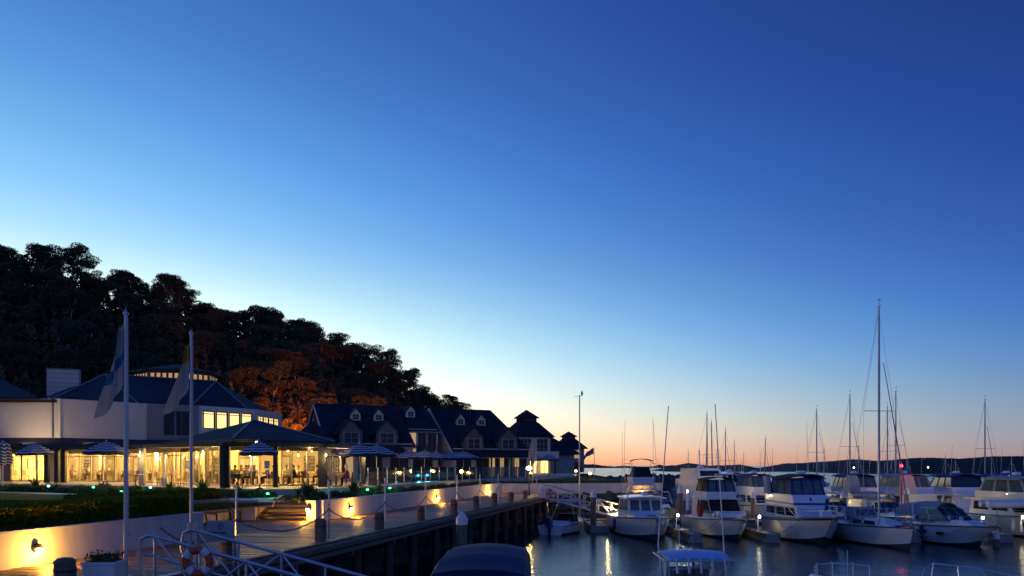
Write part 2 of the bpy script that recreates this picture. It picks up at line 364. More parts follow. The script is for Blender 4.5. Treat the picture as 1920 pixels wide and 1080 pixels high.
ridge('far_shore', 1250, [(1030, 866), (1075, 868), (1095, 871), (1110, 870), (1122, 872), (1150, 875), (1165, 873), (1200, 875), (1225, 875), (1236, 871), (1245, 874), (1258, 872), (1280, 875), (1310, 877), (1325, 878.2)], 260, m_far2, 2.4, 3)
for i, (px, py) in enumerate([(1105, 876.5), (1147, 881), (1151, 880), (1160, 881), (1165, 881), (1168, 881.5), (1183, 881), (1255, 882), (1265, 880), (1267, 883), (1269, 884), (1277, 882.5)]):
    p = at(px, py-1.6, 1490)
    tag(MB().lathe([(.2, -.9), (.9, -.5), (.9, .5), (.2, .9)], p, 6).build('shore_light', m_bulbw if i % 3 else m_bulb), 'tiny distant house light on the far shore across the water', 'light', 'house lights on the far shore')

# ---------------------------------------------------------------- land, walls, boardwalk
K = sw(48.5, 5.25)
SEA1 = Vector((14.0, 74.6, 0))
land = [sw(-24, 5.25), sw(3.1, 5.25), sw(3.1, 9.8), sw(12.1, 9.8), sw(12.1, 8.32), sw(13.8, 8.32), sw(13.8, 5.25), K, SEA1, Vector((16, 84, 0)), Vector((13.5, 110, 0)), Vector((15, 160, 0)), Vector((6, 190, 0)), Vector((-10, 270, 0)), Vector((-260, 270, 0)), Vector((-260, 0, 0))]
tag(MB().slab([(p.x, p.y, LZ) for p in land], 4.5).build('garden_ground', m_soil), kind='structure')
def pl(px, Y, z): return xz(px, Y, z)
patio = [pl(-160, 59.5, PZ), pl(0, 57.5, PZ), pl(240, 51.5, PZ), pl(418, 45, PZ), pl(520, 44.6, PZ), pl(610, 45.8, PZ), pl(700, 49, PZ), pl(770, 58, PZ), pl(905, 74, PZ), pl(1010, 86, PZ), pl(1080, 100, PZ), pl(1085, 175, PZ), pl(600, 175, PZ), pl(-160, 100, PZ)]
tag(MB().slab(patio, .42).build('patio', m_paving), kind='structure')
lawn = [sw(-22, 6.2, LZ+.02), sw(2.4, 6.2, LZ+.02), sw(2.6, 10.9, LZ+.02), sw(9, 10.9, LZ+.02), xz(268, 41.8, LZ+.02), xz(140, 45, LZ+.02), xz(0, 48.2, LZ+.02), xz(-220, 51, LZ+.02)]
def blades(name, px0, px1, n):
    a = RNG.uniform(0, 1, (n, 2)); s_ = -8+a[:, 0]*19; w_ = 6.3+a[:, 1]**1.2*22; base = np.array([E0.x, E0.y, LZ+.02])+s_[:, None]*np.array(D)-w_[:, None]*np.array(NR)
    px = 960+base[:, 0]/base[:, 1]*F; lim = np.interp(px, [-220, 0, 140, 268, 330], [50, 47.8, 44.6, 41.4, 36]); base = base[base[:, 1] < lim]; n = len(base)
    th = RNG.uniform(0, 6.28, n); e = np.stack([np.cos(th), np.sin(th), 0*th], 1)*.02; t = base+np.stack([RNG.normal(0, .02, n), RNG.normal(0, .02, n), RNG.uniform(.03, .065, n)], 1)
    me = bpy.data.meshes.new(name); me.from_pydata(np.stack([base-e, base+e, t], 1).reshape(-1, 3).tolist(), [], np.arange(3*n).reshape(n, 3).tolist()); me.materials.append(m_grass)
    o = bpy.data.objects.new(name, me); COL.objects.link(o); return tag(o, kind='stuff')
blades('grass', 0, 0, 60000)
tag(MB().slab(lawn, .3).build('lawn', m_grass), kind='structure')
pth = [xz(275, 41.9, LZ+.035), xz(140, 45.05, LZ+.035), xz(0, 48.3, LZ+.035), xz(-220, 51.1, LZ+.035), xz(-220, 53, LZ+.035), xz(0, 50.2, LZ+.035), xz(140, 46.7, LZ+.035), xz(290, 43.3, LZ+.035)]
tag(MB().slab(pth, .25).build('garden_path', m_path), kind='structure')
tag(MB().slab([sw(11.6, 7.2, LZ+.05), sw(11.6, 9.6, LZ+.05), sw(17.5, 12.6, LZ+.05), sw(19.5, 10.8, LZ+.05)][::-1], .25).build('path_to_steps', m_path), kind='structure')

def wallthing(name, label, p, q, z0, z1, t=.24, m=m_render):
    mb = MB().wall(p, q, z0, z1, t)
    o = thing(name, label, 'wall', ((p[0]+q[0])/2, (p[1]+q[1])/2, z0))
    mb.build('wall_body', m, o, world=True)
    d = (Vector((q[0], q[1], 0))-Vector((p[0], p[1], 0))); e = d.normalized()*.03
    MB().wall(Vector((p[0], p[1], 0))-e, Vector((q[0], q[1], 0))+e, z1, z1+.05, t+.06).build('coping', m, o, world=True)
    return o
WT = 3.16
wallthing('planter_wall', 'long low white rendered wall below the front hedge', sw(-12, WALLW), sw(3, WALLW), DZ-.3, WT)
wallthing('planter_wall', 'short white return wall at the end of the front hedge', sw(2.9, WALLW+.13), sw(2.9, 9.6), DZ-.3, WT)
wallthing('planter_wall', 'white rendered wall behind the slatted bench', sw(3.1, 9.7), sw(12.1, 9.7), DZ-.3, WT)
wallthing('planter_wall', 'white wall stub on the hedge side of the garden steps', sw(12.05, 9.45), sw(12.05, 8.25), DZ-.3, WT)
wallthing('planter_wall', 'short white wall end beside the garden steps with a lamp', sw(12.05, 5.7), sw(12.05, WALLW+.13), DZ-.3, WT)
wallthing('planter_wall', 'long white rendered wall along the boardwalk with spaced lamps', sw(12.2, WALLW), sw(48.3, WALLW), DZ-.3, WT)
wallthing('sea_wall', 'pale sea wall across the end of the boardwalk behind the far gangway', (K.x, K.y+.05), (SEA1.x, SEA1.y), 2.2, 3.1, .3)

bw = tag(MB().build('boardwalk', m_timber), kind='structure')
mb = MB()
for w in (.35, 1.9, 3.5, 5.0): mb.beam(sw(-9, w, DZ-.2), sw(48.4, w, DZ-.2), .12, .26)
for s in range(-8, 49, 4): mb.beam(sw(s, .05, DZ-.45), sw(s, 5.1, DZ-.45), .2, .22)
mb.build('bearer', m_timber, bw)
MB().beam(sw(-9, -.05, DZ-.09), sw(48.4, -.05, DZ-.09), .06, .13).build('edge_beam', m_timber, bw)
MB().beam(sw(-9, -.1, DZ-.27), sw(48.4, -.1, DZ-.27), .08, .12).build('edge_beam', m_timber, bw)
MB().beam(sw(-9, .22, DZ+.035), sw(48.4, .2, DZ+.035), .14, .06).build('kerb_rail', m_timber, bw)
pk = [MB().box((0, 0, -.02), (5.1, .192, .04), 0).build('plank', m_plank, bw) for _ in range(2)]
PITCH = .235
for i in range(245):
    s = -9+PITCH*i
    if s > 48.2: break
    o = pk[i] if i < 2 else pk[i % 2].copy()
    if i >= 2: COL.objects.link(o)
    p = sw(s, 2.55, DZ+random.uniform(-.006, .006)); o.location = p; o.rotation_euler = (random.uniform(-.01, .01), 0, RZ-R(90)+random.uniform(-.003, .003))
for i in range(38):
    o = pk[0].copy(); COL.objects.link(o); s = 3.15+PITCH*i; o.scale = (.85, 1, 1)
    o.location = sw(s, 5.14+2.2, DZ+random.uniform(-.006, .006)); o.rotation_euler = (0, 0, RZ-R(90))
pl0 = None
for i, s in enumerate(np.arange(-7, 48, 3.0)):
    b = sw(s, .35+random.uniform(-.05, .05))
    if pl0 is None: pl0 = MB().lathe([(.17, -2), (.17, 1.4), (.16, DZ-.35)], (0, 0, 0), 10).build('pile', m_pile, bw, True); o = pl0
    else: o = pl0.copy(); COL.objects.link(o)
    o.location = b
    o = pl0.copy(); COL.objects.link(o); o.location = sw(s+.4, 2.7)
# rock slope under the boardwalk
g = 60; h = 12; vs = []
for i in range(g+1):
    for j in range(h+1):
        t = j/h; s = -14+63*i/g; vs.append(sw(s, 5.25-4.2*t+random.uniform(-.25, .25), 2.0-3.0*t+random.uniform(-.22, .22)*(0 < j)))
tag(MB().add(vs, [(i*(h+1)+j, (i+1)*(h+1)+j, (i+1)*(h+1)+j+1, i*(h+1)+j+1) for i in range(g) for j in range(h)]).build('shore_rocks', m_rock), kind='stuff')
# rocks at the foot of the sea wall and the breakwater
def boulders(name, pts, smin, smax):
    mb = MB(); bm = bmesh.new(); bmesh.ops.create_icosphere(bm, subdivisions=1, radius=1); bv = [v.co.copy() for v in bm.verts]; bf = [[v.index for v in f.verts] for f in bm.faces]
    for p in pts:
        s = random.uniform(smin, smax); M_ = Matrix.Rotation(random.uniform(0, 6.3), 3, random.choice('XYZ')); k = Vector((random.uniform(.8, 1.3), random.uniform(.8, 1.2), random.uniform(.6, .9)))
        mb.add([Vector(p)+M_@Vector((v.x*k.x*s*random.uniform(.8, 1.15), v.y*k.y*s*random.uniform(.8, 1.15), v.z*k.z*s)) for v in bv], bf)
    return tag(mb.build(name, m_rock), kind='stuff')
boulders('sea_wall_rocks', [(K.x+t*(SEA1.x-K.x), K.y+t*(SEA1.y-K.y)-.3-q*1.1, 1.75-q*.6) for t in np.linspace(.05, 1, 40) for q in (0, 1.2, 2.4)], .4, .75)
pts = []
for t in np.linspace(0, 1, 62):
    for q in range(9):
        a = random.uniform(-1, 1); x = 12+15.5*t; y = 96+14*t
        pts.append((x+random.uniform(-.4, .4), y+a*4.2, max(.1, 2.95*(1-abs(a)**1.4)-.4*max(0, t-.8)*5*.9)))
boulders('breakwater', pts, .5, 1.0)
# far strip of park beyond the towers
tag(MB().slab([(2, 76.5, 3.22), (13.6, 78, 3.22), (11.8, 108, 3.22), (3, 108, 3.22)], .3).build('foreshore_lawn', m_grass), kind='structure')

# ---------------------------------------------------------------- leaves
def leaf_quads(cs, size, up=.3):
    """numpy: a bent-free random quad at every centre"""
    n = len(cs); a = RNG.normal(size=(n, 3)); a /= np.linalg.norm(a, axis=1)[:, None]
    b = RNG.normal(size=(n, 3)); b -= a*(a*b).sum(1)[:, None]; b /= np.linalg.norm(b, axis=1)[:, None]
    s = size*RNG.uniform(.6, 1.3, (n, 1)); u = a*s; v = b*s*.55
    V = np.stack([cs-u, cs-v*.9, cs+u, cs+v*.9], 1).reshape(-1, 3)
    return V, np.arange(4*n).reshape(n, 4)
def mesh_obj(name, V, Fc, m, parent=None, loc=None):
    me = bpy.data.meshes.new(name); me.from_pydata(V.tolist(), [], Fc.tolist()); me.materials.append(m); me.update()
    o = bpy.data.objects.new(name, me); COL.objects.link(o)
    if parent: o.parent = parent
    if loc is not None: o.location = loc
    return o
def hedge(label, line, width, z0, z1, n, size=.06):
    """a clipped hedge following a polyline"""
    P_ = [Vector(p) for p in line]; o = thing('hedge', label, 'hedge', (P_[0].x, P_[0].y, z0)); mb = MB()
    tot = sum((b-a).length for a, b in zip(P_, P_[1:])); cs = []
    for a, b in zip(P_, P_[1:]):
        mb.wall(a, b, z0, z1-.05, width-.1); d = b-a; e = d.normalized(); s = Vector((e.y, -e.x, 0)); k = int(n*d.length/tot)
        t = RNG.uniform(-.02, 1.02, k); side = RNG.uniform(0, 1, k); hh = z1-z0
        for ti, q in zip(t, side):
            c = a+d*ti; per = 2*hh+width; u = q*per
            if u < hh: x, z = -width/2, u
            elif u < hh+width: x, z = u-hh-width/2, hh
            else: x, z = width/2, u-hh-width
            r = .16
            if z > hh-r and abs(x) > width/2-r: x *= .95; z -= .03
            wob = .018*math.sin(c.x*3.1+c.y*2.3)+.012*math.sin(c.x*7+z*9)
            x += math.copysign(wob, x)+random.gauss(0, .012); z += wob*.6+random.gauss(0, .02)
            cs.append((c.x+s.x*x, c.y+s.y*x, z0+max(0.02, z)))
        for e_, sg in ((a, -1), (b, 1)):
            for _ in range(int(n*width/tot*.6)):
                x = random.uniform(-width/2, width/2); z = random.uniform(0, hh); q = e_+e*sg*(.04+.1*(1-(2*x/width)**2)); cs.append((q.x+s.x*x, q.y+s.y*x, z0+z))
    cs = np.array(cs)-np.array(o.location); V, Fc = leaf_quads(cs, size)
    mesh_obj('foliage', V, Fc, m_hedge, o)
    mb.build('inner_growth', m_hedge, o, world=True); return o
hedge('clipped green hedge on top of the front wall with the bright lamp', [sw(-9, 5.85), sw(2.5, 5.85)], 1.15, LZ, 3.78, 15000, .055)
hedge('clipped green hedge above the slatted bench', [sw(3.6, 10.4), sw(11.6, 10.4)], 1.1, LZ, 3.7, 9000, .065)
hedge('clipped hedge return behind the front hedge end', [sw(2.35, 6.5), sw(2.35, 9.2)], .9, LZ, 3.7, 3000, .06)

# ---------------------------------------------------------------- hill with trees
BASE = [(-260, 95), (-110, 96), (-60, 97), (-30, 104), (-15, 122), (-2, 152), (2, 175)]
SKY = [(-420, 470), (-200, 450), (-60, 452), (0, 458), (50, 462), (130, 482), (185, 522), (250, 532), (330, 540), (400, 582), (500, 590), (590, 612), (640, 645), (700, 668), (760, 712), (800, 740), (835, 758), (880, 776)]
def ridge_at(px): return np.interp(px, [-420, 0, 400, 640, 800, 880], [150, 150, 178, 200, 212, 216])
def hill_z(px, t):
    """ground height at photo column px, t 0 at the foot .. 1 on the ridge"""
    Yr = ridge_at(px); y = np.interp(px, [p[0] for p in SKY], [p[1] for p in SKY])
    zr = CAMZ+(HZ-y)*Yr/F-np.interp(px, [0, 400, 640, 780, 880], [6.6, 6.4, 6.0, 4.8, 4.0]); Yb = np.interp(px, [-420, 560, 700, 880], [96, 99, 118, 150])
    return Yb+(Yr-Yb)*t, LZ+.2+(max(zr, 5)-LZ)*t**.92
nx, ny = 50, 14; vs = []
for i in range(nx+1):
    px = -420+1310*i/nx
    for j in range(ny+1):
        t = j/ny*1.35; Y, z = hill_z(px, min(t, 1)); Yr = ridge_at(px)
        if t > 1: Y = Yr+(t-1)*90; z -= (t-1)*18
        vs.append(((px-CX)*Y/F, Y, z+random.uniform(-.4, .4)*(0 < j)))
tag(MB().add(vs, [(i*(ny+1)+j, (i+1)*(ny+1)+j, (i+1)*(ny+1)+j+1, i*(ny+1)+j+1) for i in range(nx) for j in range(ny)]).build('wooded_hill', m_land, smooth=True), kind='structure')
def tree_proto(k, h, spread, leaf, trunkvis=.45, blobs=17, per=430, size=.23):
    o = thing('eucalypt_tree', 'x', 'tree'); rr = random.Random(100+k); mb = MB(); cs = []
    lean = Vector((rr.uniform(-.08, .08), rr.uniform(-.08, .08), 1)); fork = h*trunkvis
    def P_(z): return Vector((lean.x*z+.25*math.sin(z*.7+k), lean.y*z+.25*math.cos(z*.6+k), z))
    mb.tube([P_(z) for z in np.linspace(-.6, fork, 5)], .26*h/12, 7, r2=.16*h/12)
    for b in range(blobs):
        a = rr.uniform(0, 6.283); q = rr.random()**.6; zz = fork*.85+(h-fork*.85)*rr.uniform(.15, .97)
        taper = max(.25, 1-((zz/h-.72)/.42)**2); c = P_(zz)+Vector((math.cos(a), math.sin(a), 0))*spread*q*taper
        if b < 9: mb.tube([P_(fork*rr.uniform(.75, 1)), (P_(fork)+c)/2+Vector((0, 0, -.1*h*rr.random())), c], .1*h/12, 5, r2=.03)
        r = rr.uniform(.75, 1.5)*spread*.36; g = np.random.default_rng(k*50+b)
        d = g.normal(size=(per, 3)); d /= np.linalg.norm(d, axis=1)[:, None]; rad = r*g.uniform(.45, 1.05, (per, 1))**.7
        pts = d*rad*np.array([1.15, 1.15, .62]); keep = (np.sin(pts[:, 0]*2.6+b)+np.sin(pts[:, 1]*2.9+k)+np.sin(pts[:, 2]*3.7)) > -1.1
        cs.append(pts[keep]+np.array(c))
    cs = np.concatenate(cs); V, Fc = leaf_quads(cs, size)
    mb.build('trunk', m_bark, o, True); mesh_obj('crown', V, Fc, leaf, o); return o
protos = [tree_proto(0, 13, 4.2, m_leafd), tree_proto(1, 11, 4.8, m_leafd, .4), tree_proto(2, 12, 3.6, m_leafd, .5, 14), tree_proto(3, 10.5, 3.6, m_leafb, .55, 13), tree_proto(4, 11.5, 3.0, m_leafb, .58, 11), tree_proto(5, 14, 4.6, m_leafd, .5, 20)]
zone = [(-999, 70, 'the far left hill end'), (70, 190, 'the hill over the chimney'), (190, 300, 'the hill behind the taller flagpole'), (300, 430, 'the hill behind the shorter flagpole'), (430, 560, 'the hill over the hipped roof'), (560, 700, 'the hill over the first gable'), (700, 2000, 'the hill tail over the second gable')]
used = set(); count = 0
for row, (t, stepm) in enumerate([(1.02, 3.7), (.95, 4.3), (.87, 4.8), (.77, 5.2), (.66, 5.6), (.54, 5.8), (.41, 6.0), (.28, 6.0), (.15, 6.0), (.03, 5.6)]):
    px = -130.0
    while px < 872:
        Y, z = hill_z(px, min(t, 1)); jx = random.uniform(-2, 2)
        k = random.choice([0, 1, 2, 5, 0, 1]) if row < 3 else random.choice([0, 1, 3, 4, 2, 3])
        sc_ = random.uniform(.5, .72)*(1 if row else random.choice([.7, .8, .88, 1.0]))
        if px > 780: sc_ *= .85
        if t < .1 and px > 740: px += stepm*F/Y; continue
        zn = next(n for a, b, n in zone if a <= px < b)
        lab = ('open crowned gum tree on the skyline of ' if row == 0 else ('dark gum tree high on the slope of ' if row < 5 else 'dark gum tree midway down the slope of ') if row < 7 else ('reddish lit tree on the lower slope of ' if row < 9 else 'orange lit tree at the foot of '))+zn
        p = ((px-CX)*Y/F+jx, Y+random.uniform(-2.5, 2.5), z-.2)
        if k in used: o = dup(protos[k])
        else: used.add(k); o = protos[k]
        o['label'] = lab; o['group'] = ('skyline trees, ' if row == 0 else 'upper slope trees, ' if row < 5 else 'middle slope trees, ' if row < 7 else 'lower slope trees, ' if row < 9 else 'foot trees, ')+zn
        o.location = p; o.rotation_euler = (0, 0, random.uniform(0, 6.28)); o.scale = (sc_*random.uniform(.9, 1.15), sc_*random.uniform(.9, 1.15), sc_)
        count += 1; px += stepm*random.uniform(.75, 1.25)*F/Y
print('trees', count)
n = 120000; px_ = RNG.uniform(-160, 880, n); t_ = RNG.uniform(0, 1.04, n); P_ = np.array([hill_z(a, min(b, 1)) for a, b in zip(px_, t_)]); h_ = RNG.uniform(0, 1, n)**.8*(3.4+2.0*np.sin(px_*.21+t_*17)*np.sin(px_*.083-t_*9))
V, Fc = leaf_quads(np.stack([(px_-CX)*P_[:, 0]/F, P_[:, 0], P_[:, 1]+np.maximum(h_, 0)], 1), .42); tag(mesh_obj('undergrowth', V, Fc, m_leafb), kind='stuff')
# sodium floodlights at the foot of the hill, behind the roofs
for i, (px, Y, z, pw, aim, lab) in enumerate([(548, 87, 8.4, 17000, (-.1, 1, -.08), 'orange floodlight behind the hipped roof aimed up the trees'), (585, 93, 8.5, 18000, (-.15, 1, -.06), 'orange floodlight by the first gable end aimed up the trees'), (700, 98, 8.5, 12000, (-.3, 1, .0), 'orange floodlight behind the long gabled roof aimed up the trees'), (455, 88, 9, 7000, (.1, 1, .0), 'orange floodlight behind the lantern roof aimed up the trees')]):
    p = xz(px, Y, z); o = thing('floodlight', lab, 'floodlight', p, group='floodlights on the hill foot')
    MB().lathe([(.06, LZ-z), (.06, 0)], (0, 0, 0), 6).build('post', m_blackmetal, o); MB().box((0, 0, .12), (.5, .3, .26)).build('housing', m_blackmetal, o)
    lamp('flood_light', p+Vector((0, .4, .4)), pw, SODIUM, o, .2, 84, aim)

# ---------------------------------------------------------------- restaurant
def V2(px, Y, z): return xz(px, Y, z)
def seg_windows(b, q, us, v0, v1, lit, frame=m_trim, nx=1, ny=1, vb=None, off=.05, wu=None, wv=None):
    """windows u0..u1 on quad q: each a frame part with a pane sub-part"""
    L = (Vector(q[1])-Vector(q[0])).length; H = (Vector(q[3])-Vector(q[0])).length
    for (u0, u1) in us:
        f = MB().frame(q, u0, u1, v0, v1, (wu or .07)/L, (wv or .07)/H, off, 0, nx, ny, .6, vb).build('window', frame, b, world=True)
        MB().panel(q, u0, u1, v0, v1, .012, 0).build('pane', lit if not isinstance(lit, (list, tuple)) else random.choice(lit), f, world=True)
def lapped(b, name, p, q, z0, z1, m, t=.2, step=.19):
    """weatherboard wall from p to q, outer face on the camera side"""
    p, q = Vector((p[0], p[1], 0)), Vector((q[0], q[1], 0)); d = (q-p).normalized(); n = Vector((d.y, -d.x, 0))
    mb = MB(); z = z0
    while z < z1-.01:
        zz = min(z+step, z1); vs = [p-n*t+Vector((0, 0, z)), q-n*t+Vector((0, 0, z)), q-n*t+Vector((0, 0, zz)), p-n*t+Vector((0, 0, zz)),
              p+n*.028+Vector((0, 0, z)), q+n*.028+Vector((0, 0, z)), q+n*.006+Vector((0, 0, zz)), p+n*.006+Vector((0, 0, zz))]
        mb.add(vs, [(4, 5, 6, 7), (3, 2, 1, 0), (0, 1, 5, 4), (2, 3, 7, 6), (1, 2, 6, 5), (3, 0, 4, 7)]); z = zz
    return mb.build(name, m, b, world=True)
def quad(p, q, z0, z1, off=.03):
    p, q = Vector((p[0], p[1], 0)), Vector((q[0], q[1], 0)); d = (q-p).normalized(); n = Vector((d.y, -d.x, 0))*off; Z = Vector((0, 0, 1))
    return (p+n+Z*z0, q+n+Z*z0, q+n+Z*z1, p+n+Z*z1)

RB = thing('restaurant_building', 'two storey weatherboard restaurant with slate hipped roof, lit glass doors and lantern', 'building', V2(250, 70, PZ))
EZ = 10.2
ev = [V2(-160, 64.6, 0), V2(112, 65, 0), V2(275, 70.2, 0), V2(372, 72.5, 0), V2(478, 77.5, 0), V2(527, 84, 0)]
UB = 7.0
lapped(RB, 'weatherboard_wall', ev[0], ev[1], UB, EZ, m_board); lapped(RB, 'weatherboard_wall', ev[1], ev[2], UB, EZ, m_board)
MB().box((ev[1].x, ev[1].y+.02, (UB+EZ)/2), (.16, .16, EZ-UB)).build('corner_board', m_board, RB, world=True)
p = V2(98, 64.85, 0); MB().tube([(p.x, p.y, UB-.2), (p.x, p.y, EZ-.15), (p.x-.1, p.y-.35, EZ+.02)], .05, 6).build('downpipe', m_trim, RB, world=True)
for a, b_, m in ((2, 3, m_trim), (3, 4, m_board), (4, 5, m_board)):
    MB().wall(ev[a], ev[b_], UB-1, EZ, .2).build('upper_wall', m, RB, world=True)
q = quad(ev[3], ev[4], UB-1, EZ, .1)
seg_windows(RB, q, [(.06+.222*i, .06+.222*i+.2) for i in range(4)], .5, .895, m_lit, m_dtrim, 1, 1, [.83], .06, .1, .1)
q = quad(ev[4], ev[5], UB-1, EZ, .1)
seg_windows(RB, q, [(.06+.2*i, .06+.2*i+.18) for i in range(4)], .6, .86, m_lit, m_dtrim, 2, 1, [.79], .06, .09, .09)
q = quad(ev[2], ev[3], UB-1, EZ, .1)
seg_windows(RB, q, [(.32, .52), (.56, .66), (.68, .88)], .35, .86, m_dark, m_dtrim, 2, 3, None, .06)
# roof
def over(p, d): c = Vector((-12, 78, 0)); return p+(p-c).normalized()*d
e = [over(p, .6)+Vector((0, 0, EZ-.12)) for p in ev]
r0, r1 = V2(196, 77, 13.5), V2(405, 80, 13.15); b0, b1 = V2(40, 90, EZ), V2(520, 94, EZ)
el = V2(76, 66.2, EZ+.1)
mb = MB()
for f in ([el, e[1], r0], [e[1], e[2], r0], [e[2], e[3], r1, r0], [e[3], e[4], r1], [e[4], e[5], r1], [e[5], b1, r1], [r1, b1, b0, r0], [r0, b0, el]): mb.poly(f)
mb.build('roof', m_roof, RB, world=True)
mb = MB()
for a, b_ in zip([Vector((e[0].x, e[0].y, e[0].z))]+e[1:], e[1:]): mb.beam(a-Vector((0, 0, .1)), b_-Vector((0, 0, .1)), .14, .22)
mb.build('gutter', m_dtrim, RB, world=True)
mb = MB()
for a, b_ in ((e[1], r0), (r0, r1), (e[3], r1), (e[4], r1), (e[2], r0)): mb.tube([a+Vector((0, 0, .05)), b_+Vector((0, 0, .05))], .07, 5)
mb.build('ridge_cap', m_trim, RB, world=True)
la = V2(-60, 74, 14.2)
mb = MB(); 
for f in ([V2(-160, 64, EZ), V2(74, 64.4, EZ+.05), la], [V2(74, 64.4, EZ+.05), V2(60, 84, EZ), la]): mb.poly(f)
mb.build('roof', m_roof, RB, world=True)
c = V2(120, 71.5, 11.6); ch = MB().box(c+Vector((0, 0, .2)), (2.5, 1.2, 3.0), .35).build('chimney', m_board, RB, world=True)
mb = MB(); 
for k in range(7): mb.box(c+Vector((0, 0, -1.1+k*.4)), (2.53, 1.23, .03), .35)
mb.box(c+Vector((0, 0, 1.72)), (2.65, 1.35, .08), .35); mb.build('board_course', m_trim, ch, world=True)
for px, Y, lab, pw in ((38, 61.9, 'small added floodlight on the veranda roof washing the left weatherboard wall', 52), (150, 61.2, 'small added floodlight on the veranda roof by the downpipe corner', 24)):  # added fixtures, none seen there; they supply the warm light on the boards
    p = V2(px, Y, 6.42); o = thing('floodlight', lab, 'floodlight', p); MB().box((0, 0, 0), (.22, .16, .14)).build('housing', m_blackmetal, o); MB().lathe([(.02, -.3), (.02, 0)], (0, 0, 0), 6).build('stem', m_blackmetal, o)
    lamp('flood_light', p+Vector((0, .1, .25)), pw*6, (1, .7, .38), o, .1, 140, (.1, .85, .6))
# lantern
lc = V2(331, 83, 0); rad = 4.0; ph = math.pi/8+.1
pt = lambda r, k, z: Vector((lc.x+r*math.cos(2*math.pi*k/8+ph), lc.y+r*math.sin(2*math.pi*k/8+ph), z))
MB().lathe([(rad, 11.6), (rad, 14.25)], lc, 8, 0, ph=ph).build('lantern_wall', m_trim, RB, world=True)
MB().lathe([(rad+.75, 14.1), (rad+.7, 14.28), (.2, 15.25)], lc, 8, ph=ph).build('lantern_roof', m_roof, RB, world=True)
for k in range(3, 8):
    q = (pt(rad+.01, k, 12.9), pt(rad+.01, k+1, 12.9), pt(rad+.01, k+1, 14.2), pt(rad+.01, k, 14.2))
    seg_windows(RB, q, [(.04+.185*i, .04+.185*i+.17) for i in range(5)], .2, .86, m_litdim, m_dtrim, 1, 1, None, .05, .08, .08)
# ground floor: facade line, veranda roof, interior
G = [V2(-160, 67.2, 0), V2(128, 66, 0), V2(262, 62.5, 0), V2(340, 57.5, 0), V2(425, 50.3, 0), V2(517, 51.0, 0), V2(604, 53.5, 0), V2(636, 62, 0)]
IC = 6.05
mb = MB(); mb.poly([(p.x, p.y, PZ+.012) for p in (G[0], G[1], G[2], G[3], G[4], G[5], G[6], G[7], V2(610, 74, 0), V2(-160, 80, 0))]); mb.build('dining_floor', m_floorint, RB, world=True)
mb = MB(); mb.slab([(p.x, p.y, IC+.15) for p in (G[0], G[1], G[2], G[3], G[4], G[5], G[6], G[7], V2(610, 74, 0), V2(-160, 80, 0))], .15); mb.build('dining_ceiling', m_cream_wall, RB, world=True)
BWp = [V2(-160, 73.5, 0), V2(140, 73.2, 0), V2(290, 70, 0), V2(430, 64, 0), V2(560, 65.5, 0), V2(640, 66, 0)]
for a, b_ in zip(BWp, BWp[1:]): MB().wall(a, b_, PZ, IC, .2).build('back_wall', m_cream_wall, RB, world=True)
k = 0
for a, b_ in zip(BWp, BWp[1:]):     # joinery, curtains and shelves along the back wall
    q = quad(a, b_, PZ, IC, .12); n = max(2, int((b_-a).length/2.4))
    for i in range(n):
        u = (i+.25)/n; w = .5/n; k += 1
        if k % 3 == 0:
            f = MB().frame(q, u, u+w, .02, .82, .012, .04, .06, 0, 2, 3).build('inner_door', m_wood, RB, world=True); MB().panel(q, u, u+w, .02, .82, .02).build('pane', m_litdim, f, world=True)
        elif k % 3 == 1:
            f = MB().panel(q, u, u+w, .3, .8, .05).build('shelf_unit', m_wood, RB, world=True)
            mb = MB(); mb2 = MB()
            for j in range(4): mb.panel(q, u+.004, u+w-.004, .36+j*.11, .375+j*.11, .3)
            for j in range(4):
                for t in range(12): mb2.panel(q, u+w*(.06+.075*t), u+w*(.06+.075*t)+.006, .376+j*.11, .376+j*.11+random.uniform(.04, .08), .2)
            mb.build('shelf', m_wood, f, world=True); mb2.build('bottle_row', m_tablew, f, world=True)
        else:
            f = MB().frame(q, u, u+w*.8, .4, .75, .01, .03, .05).build('picture', m_wood, RB, world=True); MB().panel(q, u, u+w*.8, .4, .75, .02).build('picture_sheet', m_tablew, f, world=True)
for x in (.2, .5, .8):
    for a, b_ in zip(BWp[1:4], BWp[2:5]):
        p = a+(b_-a)*x; MB().box((p.x, p.y-1.8, (PZ+IC)/2), (.5, .5, IC-PZ)).build('inner_pier', m_cream_wall, RB, world=True)
# glazing: bottom rail, top rail with transom lights, mullions and panes
for gi, (a, b_) in enumerate(zip(G, G[1:])):
    n = max(2, round((b_-a).length/1.3)); q = quad(a, b_, PZ, IC, 0); H = IC-PZ; Ls = (b_-a).length
    fr = m_board if gi in (1, 2, 3) else m_trim if gi == 0 else m_steel
    MB().panel(q, 0, 1, .87, 1, .06, 0, -.06).build('facade_head', fr if gi < 3 else m_dtrim, RB, world=True)
    MB().panel(q, 0, 1, 0, .035, .05, 0, -.05).build('door_rail', fr, RB, world=True)
    for i in range(n+1):
        w = (.05 if gi < 3 else .03)/Ls; u = min(max(i/n, w), 1-w)
        if gi == 0 and i % 3 == 0: MB().panel(q, max(0, u-.45/Ls), min(1, u+.45/Ls), 0, .87, .09, 0, -.09).build('pier', m_board if i % 2 else m_trim, RB, world=True)
        MB().panel(q, u-w, u+w, .035, .87, .05, 0, -.05).build('mullion', fr, RB, world=True)
        if i < n:
            MB().panel(q, (i+.02)/n, (i+.98)/n, .04, .865, .006, 0, -.006).build('window_pane', g_pane, RB, world=True)
            if gi < 3: MB().panel(q, (i+.04)/n, (i+.96)/n, .775, .795, .045, 0, -.045).build('transom', fr, RB, world=True)
